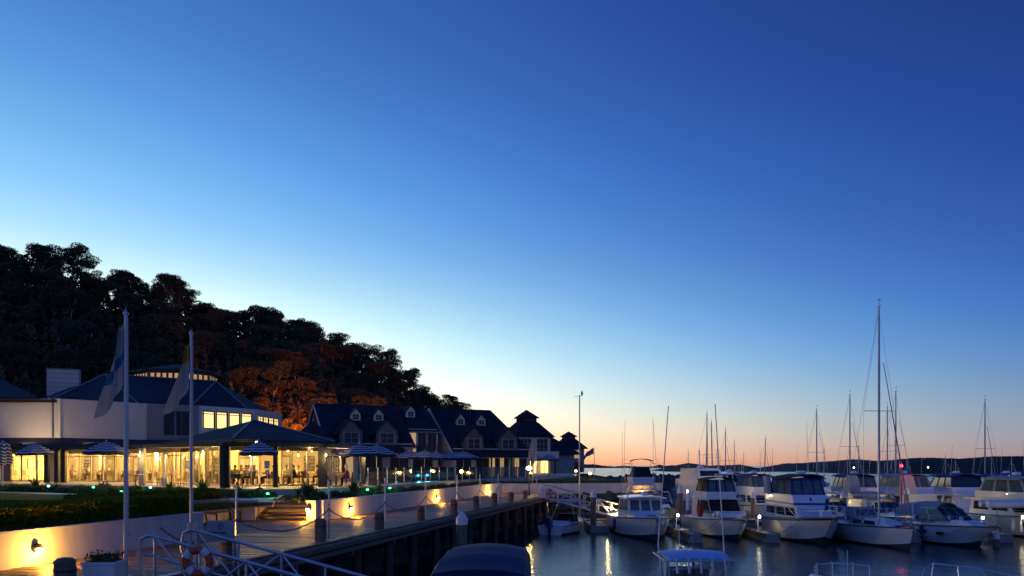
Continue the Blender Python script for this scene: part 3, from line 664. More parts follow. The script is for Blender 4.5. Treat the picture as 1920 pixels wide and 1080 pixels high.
# veranda skirt roof in front of the left wing
VF = [V2(-160, 61.5, 0), V2(103, 61.3, 0), V2(262, 58.5, 0), V2(330, 55.5, 0)]; VB = [ev[0], ev[1], ev[2], V2(335, 70, 0)]
mb = MB()
for i in range(3):
    a, b_, c_, d_ = VF[i], VF[i+1], VB[i+1], VB[i]
    mb.slab([(a.x, a.y, 6.22), (b_.x, b_.y, 6.22), (c_.x, c_.y, 7.02), (d_.x, d_.y, 7.02)], .1)
mb.build('veranda_roof', m_hroof, RB, world=True)
mb = MB()
for i in range(3): mb.wall(VF[i]+Vector((0, -.04, 0)), VF[i+1]+Vector((0, -.04, 0)), 5.98, 6.24, .08)
mb.build('veranda_fascia', m_dtrim, RB, world=True)
for px in (-20, 88, 107, 120):
    p = V2(px, 62, 0); MB().box((p.x, p.y, (PZ+6.1)/2), (.3, .3, 6.1-PZ)).build('veranda_post', m_dtrim, RB, world=True)
p = V2(116, 62.9, 0); MB().box((p.x, p.y, (PZ+5.95)/2), (.75, .5, 5.95-PZ)).build('veranda_pier', m_board, RB, world=True)
# downlights of the dining room (lit)
LI = []
for px, Y in ((20, 69.5), (75, 69.5), (150, 68), (185, 68.5), (222, 66.5), (290, 66.5), (300, 63), (345, 62), (370, 58.5), (400, 57), (445, 55.5), (490, 56), (540, 57.5), (585, 59), (-60, 69.5)):
    p = V2(px, Y, IC-.16); o = thing('ceiling_lamp', 'glowing round lamp on the dining room ceiling', 'lamp', p, group='dining room ceiling lamps')
    MB().lathe([(.05, .16), (.16, .1), (.16, .02)], (0, 0, 0), 10).build('shade', m_trim, o); MB().lathe([(.1, .0), (.14, -.05), (.06, -.09)], (0, 0, 0), 10).build('bulb', m_bulb, o)
    lamp('lamp_light', p+Vector((0, 0, -.3)), 800 if px > 380 else 1350, (1, .57, .15), o, .12)

# pavilion: dark posts, pergola beam frame and hipped roof over the glass dining corner
PV = thing('dining_pavilion', 'open dining pavilion with slate hipped roof, dark posts and glowing soffit', 'building', V2(430, 50, PZ))
PF = [V2(250, 53, 0), V2(421, 47.2, 0), V2(612, 49.8, 0), V2(700, 58, 0)]
mb = MB(); BZ = 5.92
for a, b_ in zip(PF, PF[1:]): mb.wall(a, b_, BZ, BZ+.22, .24)
mb.build('pergola_beam', m_dtrim, PV, world=True)
mb = MB(); back = [V2(330, 58, 0), V2(425, 51.5, 0), V2(600, 55, 0), V2(690, 66, 0)]
for i in range(3):
    a, b_, c_, d_ = PF[i], PF[i+1], back[i+1], back[i]; mb.slab([(a.x, a.y+.15, BZ+.1), (b_.x, b_.y+.15, BZ+.1), (c_.x, c_.y, BZ+.14), (d_.x, d_.y, BZ+.14)], .06)
mb.build('soffit', m_cream_wall, PV, world=True)
for px, Y, w in ((267, 52.6, .3), (418, 47.35, .26), (427, 47.5, .26), (517, 48.6, .24), (605, 49.75, .46), (682, 56.2, .26)):
    p = V2(px, Y, 0); MB().box((p.x, p.y, (PZ+BZ)/2), (w, w, BZ-PZ+.004)).build('post', m_dtrim if px != 267 else m_trim, PV, world=True)
EP = 6.38
ep = [V2(312, 55, EP), V2(436, 47.8, EP), V2(628, 54.2, EP), V2(560, 64, EP), V2(380, 64, EP)]; apx = V2(474, 56, 7.92); ap2 = V2(480, 60, 7.95)
mb = MB()
for f in ([ep[0], ep[1], apx], [ep[1], ep[2], apx], [ep[2], ep[3], ap2, apx], [ep[3], ep[4], ap2], [ep[4], ep[0], apx, ap2]): mb.poly(f)
mb.build('roof', m_roof, PV, world=True)
mb = MB(); 
for a, b_ in zip(ep, ep[1:]+ep[:1]): mb.beam(a-Vector((0, 0, .1)), b_-Vector((0, 0, .1)), .1, .2)
mb.build('gutter', m_dtrim, PV, world=True)
MB().tube([ep[1]+Vector((0, 0, .05)), apx+Vector((0, 0, .05))], .06, 5).build('ridge_cap', m_trim, PV, world=True); MB().tube([ep[2]+Vector((0, 0, .05)), apx+Vector((0, 0, .05))], .06, 5).build('ridge_cap', m_trim, PV, world=True)
MB().poly([(p.x, p.y, EP-.02) for p in ep][::-1]).build('eave_lining', m_cream_wall, PV, world=True)
for i in range(2):      # clerestory strip between beam frame and eave
    a, b_ = [V2(345, 54.6, 0), V2(438, 49.4, 0), V2(600, 54.6, 0)][i:i+2]
    q = quad(a, b_, BZ+.14, EP-.02, 0); n = 8
    MB().panel(q, 0, 1, 0, .12, .04, 0, -.04).build('clerestory_sill', m_board, PV, world=True)
    for j in range(n+1): MB().panel(q, min(max(0, j/n-.004), .99), min(1, j/n+.008), .12, 1, .03, 0, -.03).build('clerestory_mullion', m_board, PV, world=True)
for px, Y, z, pw in ((482, 48.15, 6.22, 260), (400, 51.2, 6.2, 90), (540, 51.8, 6.2, 90), (585, 52.8, 6.2, 70), (360, 53.6, 6.2, 80)):
    p = V2(px, Y, z); o = thing('spot_lamp', {482: 'bright bare spot lamp on the pavilion eave above a striped umbrella'}.get(px, 'small warm spot lamp tucked under the pavilion eave'), 'lamp', p, group='eave spot lamps' if px != 482 else None)
    MB().lathe([(.03, .15), (.1, .08), (.1, .0)], (0, 0, 0), 8).build('shade', m_trim, o); MB().lathe([(.1 if px == 482 else .06, -.0), (.12 if px == 482 else .06, -.08), (.03, -.13)], (0, 0, 0), 8).build('bulb', m_bulb, o)
    lamp('lamp_light', p+Vector((0, -.1, -.22)), pw, (1, .62, .2), o, .06)
for px, Y in ((612, 49.4), (637, 57), (683, 55.9), (262, 52.1), (380, 49.5), (470, 48.9), (560, 49.9)):
    p = V2(px, Y, 5.6); o = thing('wall_light', 'small glowing up and down light fixed to a pavilion post', 'lamp', p, group='pavilion post lights')
    MB().box((0, -.1, 0), (.1, .1, .2)).build('housing', m_steel, o); MB().lathe([(.04, -.12), (.045, -.2), (.02, -.24)], (0, -.1, 0), 8).build('bulb', m_bulb, o)
    lamp('lamp_light', p+Vector((0, -.25, -.35)), 75, (1, .64, .25), o, .05)

# ---------------------------------------------------------------- hotel row
def dormer(b, q, u, v, w, h, depth, kind, lit=None):
    """a gabled dormer on the roof quad q: cheeks, front, roof, window"""
    bl, br, tr, tl = [Vector(p) for p in q]; P = bl*(1-u)*(1-v)+br*u*(1-v)+tr*u*v+tl*(1-u)*v
    ux = (br-bl); ux.z = 0; ux.normalize(); n = Vector((ux.y, -ux.x, 0)); Z = Vector((0, 0, 1)); f = P+n*.05
    hh = h*.55; a, c = f-ux*w/2, f+ux*w/2; top = f+Z*h; bk = -n*depth
    dm = MB().add([a, c, c+Z*hh, top, a+Z*hh]+[p+bk for p in (a, c, c+Z*hh, top, a+Z*hh)], [(0, 1, 2, 3, 4), (1, 6, 7, 2), (5, 0, 4, 9), (8, 7, 6, 5), (9, 8, 5)], 0).build('dormer', m_board if kind == 's' else m_brick, b, world=True)
    o = w*.16; A, C_, T = a-ux*o+Z*(hh-o*.8)+n*.18, c+ux*o+Z*(hh-o*.8)+n*.18, top+Z*.1+n*.18
    MB().slab([A, T, T+bk*1.3, A+bk*1.3][::-1], .09).slab([T, C_, C_+bk*1.3, T+bk*1.3][::-1], .09).build('dormer_roof', m_hroof, dm, world=True)
    wq = (a+n*.0, c, c+Z*hh, a+Z*hh)
    wn = MB().frame(wq, .12, .88, .06, .98 if kind == 's' else .95, .09, .09, .05, 0, 2, 2).build('window', m_board if kind == 's' else m_trim, dm, world=True)
    MB().panel(wq, .12, .88, .06, .96, .014).build('pane', lit or m_dark, dm, world=True)
def gabled(name, label, A, ang, length, half, ez, rz_, small, big, gable_m=m_board, hip=0.0):
    """A = ground point under the near ridge end, ang = ridge direction; the front slope faces the water"""
    d = Vector((math.cos(ang), math.sin(ang), 0)); n = Vector((d.y, -d.x, 0)); Z = Vector((0, 0, 1)); A = Vector((A[0], A[1], 0))
    b = thing(name, label, 'building', (A.x, A.y, PZ)); B = A+d*length
    fl, fr, bl, br = A+n*half, B+n*half, A-n*half, B-n*half
    mb = MB()
    mb.add([fl+Z*PZ, fl+Z*ez, A+Z*(rz_-.1), bl+Z*ez, bl+Z*PZ], [(0, 1, 2, 3, 4)]); mb.add([fr+Z*PZ, fr+Z*ez, B-d*hip+Z*(rz_-.1), br+Z*ez, br+Z*PZ], [(4, 3, 2, 1, 0)])
    mb.build('gable_wall', gable_m, b, world=True)
    MB().wall(fl, fr, PZ, ez, .24).build('front_wall', m_board, b, world=True)
    o = .45; e = n*o+Z*(-o*(rz_-ez)/half)
    RA, RB_ = A-d*.25+Z*rz_, B+d*(.25-hip)+Z*rz_
    F0, F1 = fl-d*.25+e+Z*ez, fr+d*.25+e+Z*ez; e2 = -n*o+Z*(-o*(rz_-ez)/half); B0, B1 = bl-d*.25+e2+Z*ez, br+d*.25+e2+Z*ez
    MB().slab([F0, F1, RB_, RA], .16).slab([B1, B0, RA, RB_], .16).build('roof', m_hroof, b, world=True)
    if hip: MB().slab([F1, B1, RB_], .1).build('hip_roof', m_hroof, b, world=True)
    MB().beam(F0-Z*.1, F1-Z*.1, .12, .14).build('gutter', m_trim, b, world=True)
    MB().beam(F0-d*.02-Z*.14, RA-d*.02-Z*.14, .06, .3).beam(B0-d*.02-Z*.14, RA-d*.02-Z*.14, .06, .3).build('barge_board', m_board, b, world=True)
    q = (F0, F1, RB_, RA)
    for u in small: dormer(b, q, u, .6, 1.05, 1.3, 1.3, 's')
    for u, lit in big: dormer(b, q, u, .03, 2.3, 2.5, 2.6, 'b', lit)
    gq = (bl+Z*PZ, fl+Z*PZ, fl+Z*rz_, bl+Z*rz_); seg_windows(b, gq, [(.44, .56)], .72, .88, m_dark, m_trim, 1, 2)
    fq = quad(fl, fr, PZ, ez, .13); k = int(length/2.3)
    seg_windows(b, fq, [((i+.15)/k, (i+.85)/k) for i in range(k)], .03, .66, [m_dark, m_dark, m_dark, m_dark], m_trim, 2, 1)
    return b, q, fq, d, n
A1 = V2(592, 85, 0)
h1, q1, f1, d1, n1 = gabled('gabled_house', 'long gabled guest house with dark roof and white dormers beside the pavilion', A1, math.atan2(.42, .91), 8.7, 6.3, 7.0, 11.35, [.42, .69], [(.27, m_dark), (.67, m_dark)])
# recessed linking wing with a balcony between the two gabled houses
A2 = A1+d1*8.55-n1*.9
h2, q2, f2, d2, n2 = gabled('linking_house', 'recessed link house with a dark balcony and one lit curtain window', A2, math.atan2(.43, .9), 3.9, 4.2, 8.7, 11.15, [.42], [])
qb = quad(A2+n2*4.3+d2*.1, A2+n2*4.3+d2*3.8, 6.0, 8.5, .1)
seg_windows(h2, qb, [(.03, .36)], .04, .96, m_litdim, m_board, 2, 1); seg_windows(h2, qb, [(.4, .66), (.7, .97)], .04, .94, m_dark, m_trim, 2, 1)
p0, p1 = A2+n2*4.3+d2*.1, A2+n2*4.3+d2*3.8
MB().slab([tuple(p0+Vector((0, 0, 6.0))), tuple(p1+Vector((0, 0, 6.0))), tuple(p1+n2*1.3+Vector((0, 0, 6.0))), tuple(p0+n2*1.3+Vector((0, 0, 6.0)))][::-1], .22).build('balcony_floor', m_trim, h2, world=True)
mb = MB(); a, c = p0+n2*1.25, p1+n2*1.25
for z in (6.15, 6.95): mb.beam(a+Vector((0, 0, z)), c+Vector((0, 0, z)), .06, .06)
for i in range(20): mb.beam(a+(c-a)*i/19+Vector((0, 0, 6.0)), a+(c-a)*i/19+Vector((0, 0, 6.95)), .03, .03)
mb.build('balcony_rail', m_blackmetal, h2, world=True)
A3 = V2(808, 92, 0)
h3, q3, f3, d3, n3 = gabled('gabled_house', 'second gabled guest house with broad white gable nearer the towers', A3, math.atan2(.45, .89), 9.3, 6.5, 6.6, 11.36, [.32, .62], [(.27, m_dark), (.7, m_dark)], hip=2.0)
# porches
def porch(b, fl, d, n, u0, u1, L, z0, z1, dp=2.2):
    a, c = fl+d*L*u0, fl+d*L*u1
    MB().slab([(p.x, p.y, z) for p, z in ((a+n*dp, z0), (c+n*dp, z0), (c+n*.2, z1), (a+n*.2, z1))], .12).build('porch_roof', m_hroof, b, world=True)
    for i in range(4):
        p = a+n*(dp-.15)+(c-a)*(i+.1)/3.3; MB().box((p.x, p.y, (PZ+z0-.12)/2), (.16, .16, z0-.1-PZ)).build('porch_post', m_dtrim, b, world=True)
porch(h1, A1+n1*6.3, d1, n1, .02, .86, 8.7, 6.0, 6.75); porch(h3, A3+n3*6.5, d3, n3, .1, .97, 9.3, 5.75, 6.45)
p = A1+n1*6.45; q = quad(p+d1*.5, p+d1*2.6, PZ, 6.4, .08); seg_windows(h1, q, [(.05, .4), (.55, .95)], .02, .86, m_litdim, m_board, 1, 1)
q = quad(A3+n3*6.64+d3*4, A3+n3*6.64+d3*9, PZ, 5.9, .06); seg_windows(h3, q, [(.04, .2), (.3, .42), (.66, .8)], .02, .9, m_litdim, m_trim, 2, 1)

def tower(label, px, Y, wd, ez, apz, cup, mw, rot=.45, base_ez=6.1):
    c = V2(px, Y, 0); b = thing('tower_house', label, 'building', (c.x, c.y, PZ)); hw = wd/2; k = math.sqrt(2); ph = rot+math.pi/4
    MB().lathe([(hw*k, PZ), (hw*k, ez)], c, 4, ph=ph).build('tower_wall', mw, b, world=True)
    MB().lathe([((hw+.55)*k, ez-.1), ((hw+.5)*k, ez+.08), (cup*k*1.25, ez+(apz-ez)*.5), (cup*k*1.02, ez+(apz-ez)*.56)], c, 4, ph=ph).build('roof', m_hroof, b, world=True)
    MB().lathe([(cup*k, ez+(apz-ez)*.5), (cup*k, ez+(apz-ez)*.7)], c, 4, ph=ph).build('cupola_wall', m_dtrim, b, world=True)
    MB().lathe([((cup+.32)*k, ez+(apz-ez)*.68), ((cup+.3)*k, ez+(apz-ez)*.71), (.05, apz)], c, 4, ph=ph).build('cupola_roof', m_hroof, b, world=True)
    qs = []
    for j in range(4):
        a = ph+j*math.pi/2; e_ = ph+(j+1)*math.pi/2
        A, B = Vector((c.x+hw*k*math.cos(a), c.y+hw*k*math.sin(a), 0)), Vector((c.x+hw*k*math.cos(e_), c.y+hw*k*math.sin(e_), 0))
        qs.append((A, B))
        cq = [(c.x+cup*k*math.cos(t), c.y+cup*k*math.sin(t), z) for z, t in ((ez+(apz-ez)*.56, a), (ez+(apz-ez)*.56, e_), (ez+(apz-ez)*.68, e_), (ez+(apz-ez)*.68, a))]
        MB().panel(cq, .15, .85, .1, .9, .03).build('louvre', m_blackmetal, b, world=True)
    return b, qs
t1, s1 = tower('nearer square tower house with tall cupola and lit ground floor doors', 987, 126, 5.6, 9.2, 13.5, 1.2, m_board, .42)
for j in (1, 2):
    A, B = s1[j]; q = quad(A, B, 6.3, 9.1, .03)
    seg_windows(t1, q, [(.08, .42), (.55, .92)], .08, .92, m_dark if j == 1 else m_dark, m_board, 3, 3)
    q = quad(A, B, PZ, 6.0, .03); seg_windows(t1, q, [(.06, .3), (.36, .6), (.68, .94)], .02, .92, m_lit, m_dtrim, 2, 1)
    d = (B-A).normalized(); n = Vector((d.y, -d.x, 0)); MB().slab([(p.x, p.y, 6.9) for p in (A-d*.3+n*.05, B+d*.5+n*.05, B+d*.5+n*2.0, A-d*.3+n*2.0)][::-1], .95).build('balcony', m_board, t1, world=True)
A, B = s1[2]; d = (B-A).normalized(); n = Vector((d.y, -d.x, 0))
for f in (.02, .98): 
    p = A+(B-A)*f+n*1.8; MB().box((p.x, p.y, (PZ+5.95)/2), (.35, .35, 5.95-PZ)).build('balcony_post', m_dtrim, t1, world=True)
p = A+(B-A)*.5+n*1.2; o = thing('ceiling_lamp', 'lit lamp under the balcony of the nearer tower house', 'lamp', (p.x, p.y, 5.85)); MB().lathe([(.1, .1), (.14, 0), (.05, -.08)], (0, 0, 0), 8).build('bulb', m_bulb, o); lamp('lamp_light', Vector((p.x, p.y, 5.55)), 110, (1, .62, .2), o, .1)
t2, s2 = tower('farther stone tower house with small cupola and two lit upper windows', 1066, 150, 4.6, 7.9, 11.1, 1.0, m_stone, .25)
A, B = s2[2]; seg_windows(t2, quad(A, B, 5.8, 7.8, .03), [(.08, .3), (.56, .8)], .1, .9, m_litdim, m_board, 2, 1)
A, B = s2[1]; seg_windows(t2, quad(A, B, 5.8, 7.8, .03), [(.1, .35), (.45, .85)], .1, .9, [m_litdim, m_dark], m_board, 2, 1)
for j in (1, 2):
    A, B = s2[j]; seg_windows(t2, quad(A, B, PZ, 5.5, .03), [(.1, .42), (.58, .9)], .02, .95, m_dark, m_trim, 1, 1)
# low wing between the towers
A4 = V2(1022, 138, 0); mb = MB()
lw = thing('low_wing', 'low dark roofed wing joining the two tower houses', 'building', (A4.x, A4.y, PZ))
MB().box((A4.x, A4.y, PZ+1.6), (7, 8, 3.2), .4).build('wall', m_stone, lw, world=True); MB().lathe([(6.6, PZ+3.1), (6.5, PZ+3.3), (1.0, PZ+6.3)], A4, 4, ph=.4+math.pi/4).build('roof', m_hroof, lw, world=True)
# small hipped pavilion roof left of the first gable
p = V2(588, 78, 0); o = thing('garden_pavilion', 'small hipped roof pavilion tucked before the first gable', 'building', (p.x, p.y, PZ))
MB().lathe([(2.9, 6.9), (2.85, 7.05), (.1, 9.1)], p, 4, ph=.8).build('roof', m_hroof, o, world=True); MB().lathe([(2.3, PZ), (2.3, 6.9)], p, 4, ph=.8).build('wall', m_board, o, world=True)

# ---------------------------------------------------------------- boardwalk furniture
def wall_lamp(label, p, n, pw=24, col=AMBER):
    pw *= 3.6
    o = thing('wall_lamp', label, 'lamp', p); rz = math.atan2(n.y, n.x); o.rotation_euler = (0, 0, rz)
    MB().lathe([(.11, 0), (.12, .03), (.1, .06)], (0, 0, 0), 12, axis='X').build('back_plate', m_dtrim, o)
    MB().lathe([(.085, -.0), (.095, -.02), (.07, .06), (.03, .08)][::-1], (.13, 0, .02), 10).build('hood', m_dtrim, o)
    MB().lathe([(.03, -.12), (.075, -.08), (.08, -.03), (.04, 0)], (.13, 0, -.0), 10).build('bulb', m_bulb, o, True)
    l = lamp('lamp_light', (0, 0, 0), pw, col, None, .06); l.parent = o; l.location = (.42, 0, -.12)
    return o
def wp(px, w=WALLW-.13):              # point on the wall face seen in photo column px
    for s in np.arange(-8, 60, .02):
        p = sw(s, w)
        if CX+p.x/p.y*F >= px: return p
for px, z, lab, pw in ((65, 2.74, 'round wall lamp on the front wall under the hedge, nearest lamp with a wide glow', 44), (655, 2.74, 'wall lamp on the long wall just beyond the garden steps', 34),
                       (818, 2.7, 'wall lamp midway on the long wall between the chain posts', 40), (915, 2.66, 'wall lamp near the far end of the long wall by the corner', 46)):
    p = wp(px); wall_lamp(lab, (p.x, p.y, z), NR, pw)
p = sw(11.9, 5.58); wall_lamp('wall lamp on the white pier right of the garden steps', (p.x, p.y, 2.86), -D, 42)
p = K+(SEA1-K)*.87; wall_lamp('wall lamp on the sea wall right of the far gangway', (p.x, p.y-.2, 2.45), Vector((0, -1, 0)), 14)

bl = [((122, 15.6), 'thick timber bollard nearest the camera beside the flower box'), ((428, 21.0), 'timber bollard behind the near gangway rails'), ((601, 26.6), 'timber bollard opposite the garden steps'),
      ((711, 31.2), 'timber bollard opposite the lamp beyond the steps'), ((789, 36.2), 'timber bollard beside the white capped pile'), ((851, 41.2), 'timber bollard beyond the white capped pile'),
      ((893, 45.5), 'timber bollard before the far wall lamp'), ((927, 50), 'timber bollard in front of the farthest wall lamp'), ((958, 54), 'timber bollard a few steps before the far gangway'), ((985, 59), 'last timber bollard right at the far gangway')]
bd0 = None
for i, ((px, Y), lab) in enumerate(bl):
    p = xz(px, Y, DZ)
    if bd0 is None:
        bd0 = thing('bollard', lab, 'bollard', p, group='timber bollards along the boardwalk edge')
        MB().lathe([(.2, 0), (.2, .3), (.195, .58)], (0, 0, 0), 12).build('post', m_timber, bd0, True); MB().lathe([(.205, .58), (.2, .63), (.13, .69), (.02, .7)], (0, 0, 0), 12).build('cap', m_timber, bd0, True)
        MB().tube([(.205*math.cos(a), .205*math.sin(a), .45) for a in np.linspace(0, 6.28, 14)[:-1]], .018, 5, closed=True).build('band', m_blackmetal, bd0)
    else:
        o = dup(bd0, p, random.uniform(0, 6), lab, (.95, .95, random.uniform(.93, 1.08)))
# stainless posts with chains
cp = [(443, 21.6), (617, 26.7), (722, 31.8), (798, 37.0), (857, 42.5), (900, 47.6), (934, 52.5)]
names = ['behind the near gangway', 'by the bollard opposite the steps', 'beside the second bollard past the steps', 'by the white capped pile', 'just past the white capped pile', 'before the farthest wall lamp', 'nearest the far gangway']
P0 = None; tops = []
for i, ((px, Y), nm_) in enumerate(zip(cp, names)):
    p = xz(px, Y, DZ)
    if P0 is None:
        P0 = thing('chain_post', '', 'post', p, group='tall steel chain posts on the boardwalk')
        MB().lathe([(.09, 0), (.09, .02), (.032, .03), (.03, 1.9), (.034, 1.9), (.034, 1.96), (.01, 1.98)], (0, 0, 0), 8).build('pole', m_steel, P0, True)
        MB().lathe([(.05, .98), (.05, 1.06)], (0, 0, 0), 8).build('chain_collar', m_chain, P0); o = P0
    else: o = dup(P0, p)
    o['label'] = 'tall slim steel post holding the chain, '+nm_; tops.append(p+Vector((0, 0, 1.02)))
chain_names = ['from the gangway post to the post opposite the steps', 'across the front of the lamp beyond the steps', 'between the third and fourth posts by the white capped pile', 'sagging past the middle wall lamp', 'between the posts before the farthest lamp', 'at the far end by the last post', ]
c0 = xz(300, 19.2, DZ+1.0); seq = [c0]+tops
for i, (a, b) in enumerate(zip(seq, seq[1:])):
    pts = [a+(b-a)*t-Vector((0, 0, .5*(1-(2*t-1)**2))) for t in np.linspace(0, 1, 15)]
    lab = 'dark chain sagging '+(['from the gangway end to the first post']+chain_names)[min(i, 6)]
    o = MB(); 
    for j, (p, q) in enumerate(zip(pts, pts[1:])):
        for k in range(3):
            m0, m1 = p+(q-p)*k/3, p+(q-p)*(k+1.1)/3; o.beam(m0, m1, .045 if (j+k) % 2 else .02, .02 if (j+k) % 2 else .045)
    tag(o.build('chain', m_chain, off=a), lab, 'chain', 'chains slung between the posts')
# flag poles with flags hanging in the light air
def flagpole(label, px, Y, h, r=.055, base=DZ):
    p = xz(px, Y, base); o = thing('flagpole', label, 'flagpole', p)
    MB().lathe([(.14, 0), (.14, .03), (r, .05), (r, h*.5), (r*.75, h), (r*1.3, h), (r*1.3, h+.03), (r*.3, h+.1)], (0, 0, 0), 10).build('pole', m_alu, o, True)
    MB().tube([(r+.03, -.02, .9), (r+.02, -.02, h-.1)], .006, 4).build('halyard', m_rope, o)
    MB().box((r+.02, 0, .95), (.05, .02, .16)).build('cleat', m_steel, o); return o, p
def flag(name, label, p, h, out, drop, mats, cut, dirx=-1, tilt=.0):
    """a limp flag: hoist along the pole, the fly sagging down and outward in folds"""
    mb = MB(); nu, nv = 16, 18; vs = []; ms = []
    for j in range(nv+1):
        v = j/nv
        for i in range(nu+1):
            u = i/nu; w = out*u*(.25+.75*v); x = dirx*(w+.05); z = h-drop*.62*v-drop*.38*u**.8*(.3+.7*v)-.1
            y = .17*math.sin(u*9+v*2)*u+.07*math.sin(u*19+v*5)*u
            vs.append((p.x+x, p.y+y+tilt*u, p.z+z))
    for j in range(nv):
        for i in range(nu):
            a = j*(nu+1)+i; mb.f.append((a, a+1, a+nu+2, a+nu+1)); mb.m.append(cut(i/nu, j/nv))
    mb.v = vs; o = mb.build(name, mats, None, True, off=p+Vector((0, 0, h-.5))); tag(o, label, 'flag'); return o
m_fw = mat('pale_flag_cloth', (.32, .34, .38), .9, noise=(2, .1), trans=.4); m_fb = mat('blue_flag_cloth', (.02, .13, .3), .9, noise=(2, .1), trans=.4); m_fy = mat('gold_flag_cloth', (.36, .22, .03), .9, noise=(2, .1), trans=.4)
o, p = flagpole('taller flagpole in front on the left with a drooping pale flag', 236, 17.8, 5.85, .046); flag('flag', 'limp pale flag with a blue band on the taller flagpole', p, 5.8, .6, 2.2, [m_fw, m_fb], lambda u, v: int(.42 < v < .58), tilt=.1)
o, p = flagpole('shorter flagpole second from the left with a gold and pale flag', 358.5, 20.4, 5.85, .04); flag('flag', 'limp flag with gold top on the shorter flagpole', p, 5.75, .62, 1.9, [m_fy, m_fw], lambda u, v: int(v > .3), tilt=.1)
o, p = flagpole('very tall thin mast with wind vane beside the far gangway', 1086.5, 64, 10.0, .05, .3)
MB().beam((-.45, 0, 9.95), (.3, 0, 10.1), .025, .025).build('wind_vane', m_blackmetal, o); MB().lathe([(.02, 10.0), (.09, 10.25), (.02, 10.45)], (.2, 0, 0), 6).build('wind_cups', m_blackmetal, o)
o, p = flagpole('slim flagpole at the point with a flag streaming left', 1114, 95, 3.75, .03, LZ); 
mb = MB(); vs = []; nu = 14
for j in range(9):
    for i in range(nu+1):
        u, v = i/nu, j/8; vs.append((p.x-.05-1.15*u, p.y+.15*math.sin(u*8+v)*u, p.z+3.7-.75*v*(1-.35*u)-.7*u*u-.2*u+.05*math.sin(u*11)))
tag(mb.add(vs, [(j*(nu+1)+i, j*(nu+1)+i+1, (j+1)*(nu+1)+i+1, (j+1)*(nu+1)+i) for j in range(8) for i in range(nu)]).build('flag', mat('dim_flag_cloth', (.2, .16, .22), .9, noise=(2, .3), trans=.3), None, True, off=p+Vector((0, 0, 3.2))), 'mauve grey flag streaming in the breeze at the point', 'flag')
for px, Y, h, lab in ((998, 62, 4.6, 'first of two slim flagpoles before the nearer tower house'), (1006, 62, 4.4, 'second of two slim flagpoles before the nearer tower house')):
    o, p = flagpole(lab, px, Y, h, .03); flag('flag', 'limp pale banner on the '+lab.replace('slim flagpoles', 'slim poles'), p, h-.1, .42, 2.0, [m_fw], lambda u, v: 0, tilt=.1)
# flower box
p = xz(196, 16.5, DZ-.03); o = thing('flower_box', 'white square planter box with low flowers by the near bollard', 'planter', p)
MB().lathe([(.42, 0), (.44, .5), (.47, .5), (.47, .56), (.42, .56), (.41, .5)], (0, 0, 0), 4, ph=math.pi/4+.1).build('box', m_cap, o); MB().box((0, 0, .5), (.57, .57, .04), .1).build('soil', m_soil, o)
cs = np.stack([RNG.uniform(-.27, .27, 500), RNG.uniform(-.27, .27, 500), .54+RNG.uniform(0, .15, 500)], 1); V, Fc = leaf_quads(cs, .035); mesh_obj('foliage', V, Fc, m_leafg, o)
cs = np.stack([RNG.uniform(-.27, .27, 70), RNG.uniform(-.27, .27, 70), .64+RNG.uniform(0, .12, 70)], 1); V, Fc = leaf_quads(cs, .04); mesh_obj('flowers', V, Fc, mat('dark_red_petal', (.2, .03, .04), .7), o)
# slatted bench
bo = thing('bench', 'long slatted bench against the wall under the second hedge', 'bench', sw(9.7, 9.0, DZ)); bo.rotation_euler = (0, 0, RZ)
m_bench = mat('blue_grey_slats', (.1, .11, .15), .55, noise=(4, .2))
for k in range(6): MB().box((0, -.25+k*.085, .44), (4.0, .07, .03)).build('slat', m_bench, bo)
for k in range(7): MB().box((0, .27+k*.022, .53+k*.075), (4.0, .025, .06)).build('slat', m_bench, bo)
for x in (-1.85, 0, 1.85): MB().beam((x, -.24, 0), (x, -.24, .42), .05, .05).beam((x, .22, 0), (x, .42, 1.0), .05, .05).beam((x, -.26, .4), (x, .26, .4), .05, .05).build('leg', m_blackmetal, bo)
# garden steps
MB().wall(sw(12.2, 8.24), sw(13.75, 8.24), DZ-.2, WT-.01, .14).build('steps_cheek', m_render, bpy.data.objects['planter_wall.003'], world=True)
MB().wall(sw(12.2, 5.62), sw(13.7, 5.62), DZ-.2, WT-.01, .2).build('steps_cheek', m_render, bpy.data.objects['planter_wall.004'], world=True)
st = thing('garden_steps', 'wide open timber steps lit yellow, up from the boardwalk to the lawn', 'steps', sw(12.1, 6.9, DZ))
for k in range(5): MB().box(sw(12.2+.3*k, 6.97, DZ+.155*(k+1)), (.36, 2.45, .05), RZ).build('tread', m_plank, st, world=True)
for w in (5.8, 8.18): MB().beam(sw(12.0, w, DZ+.02), sw(13.7, w, DZ+.85), .06, .22).build('stringer', m_timber, st, world=True)
MB().wall(sw(13.75, 5.6), sw(13.75, 8.3), DZ-.2, LZ, .1).build('back_riser', m_render, st, world=True)
tag(MB().slab([sw(12.1, 5.3, DZ-.02), sw(12.1, 8.3, DZ-.02), sw(13.7, 8.3, DZ-.02), sw(13.7, 5.3, DZ-.02)][::-1], .2).build('steps_footing', m_path), kind='structure')

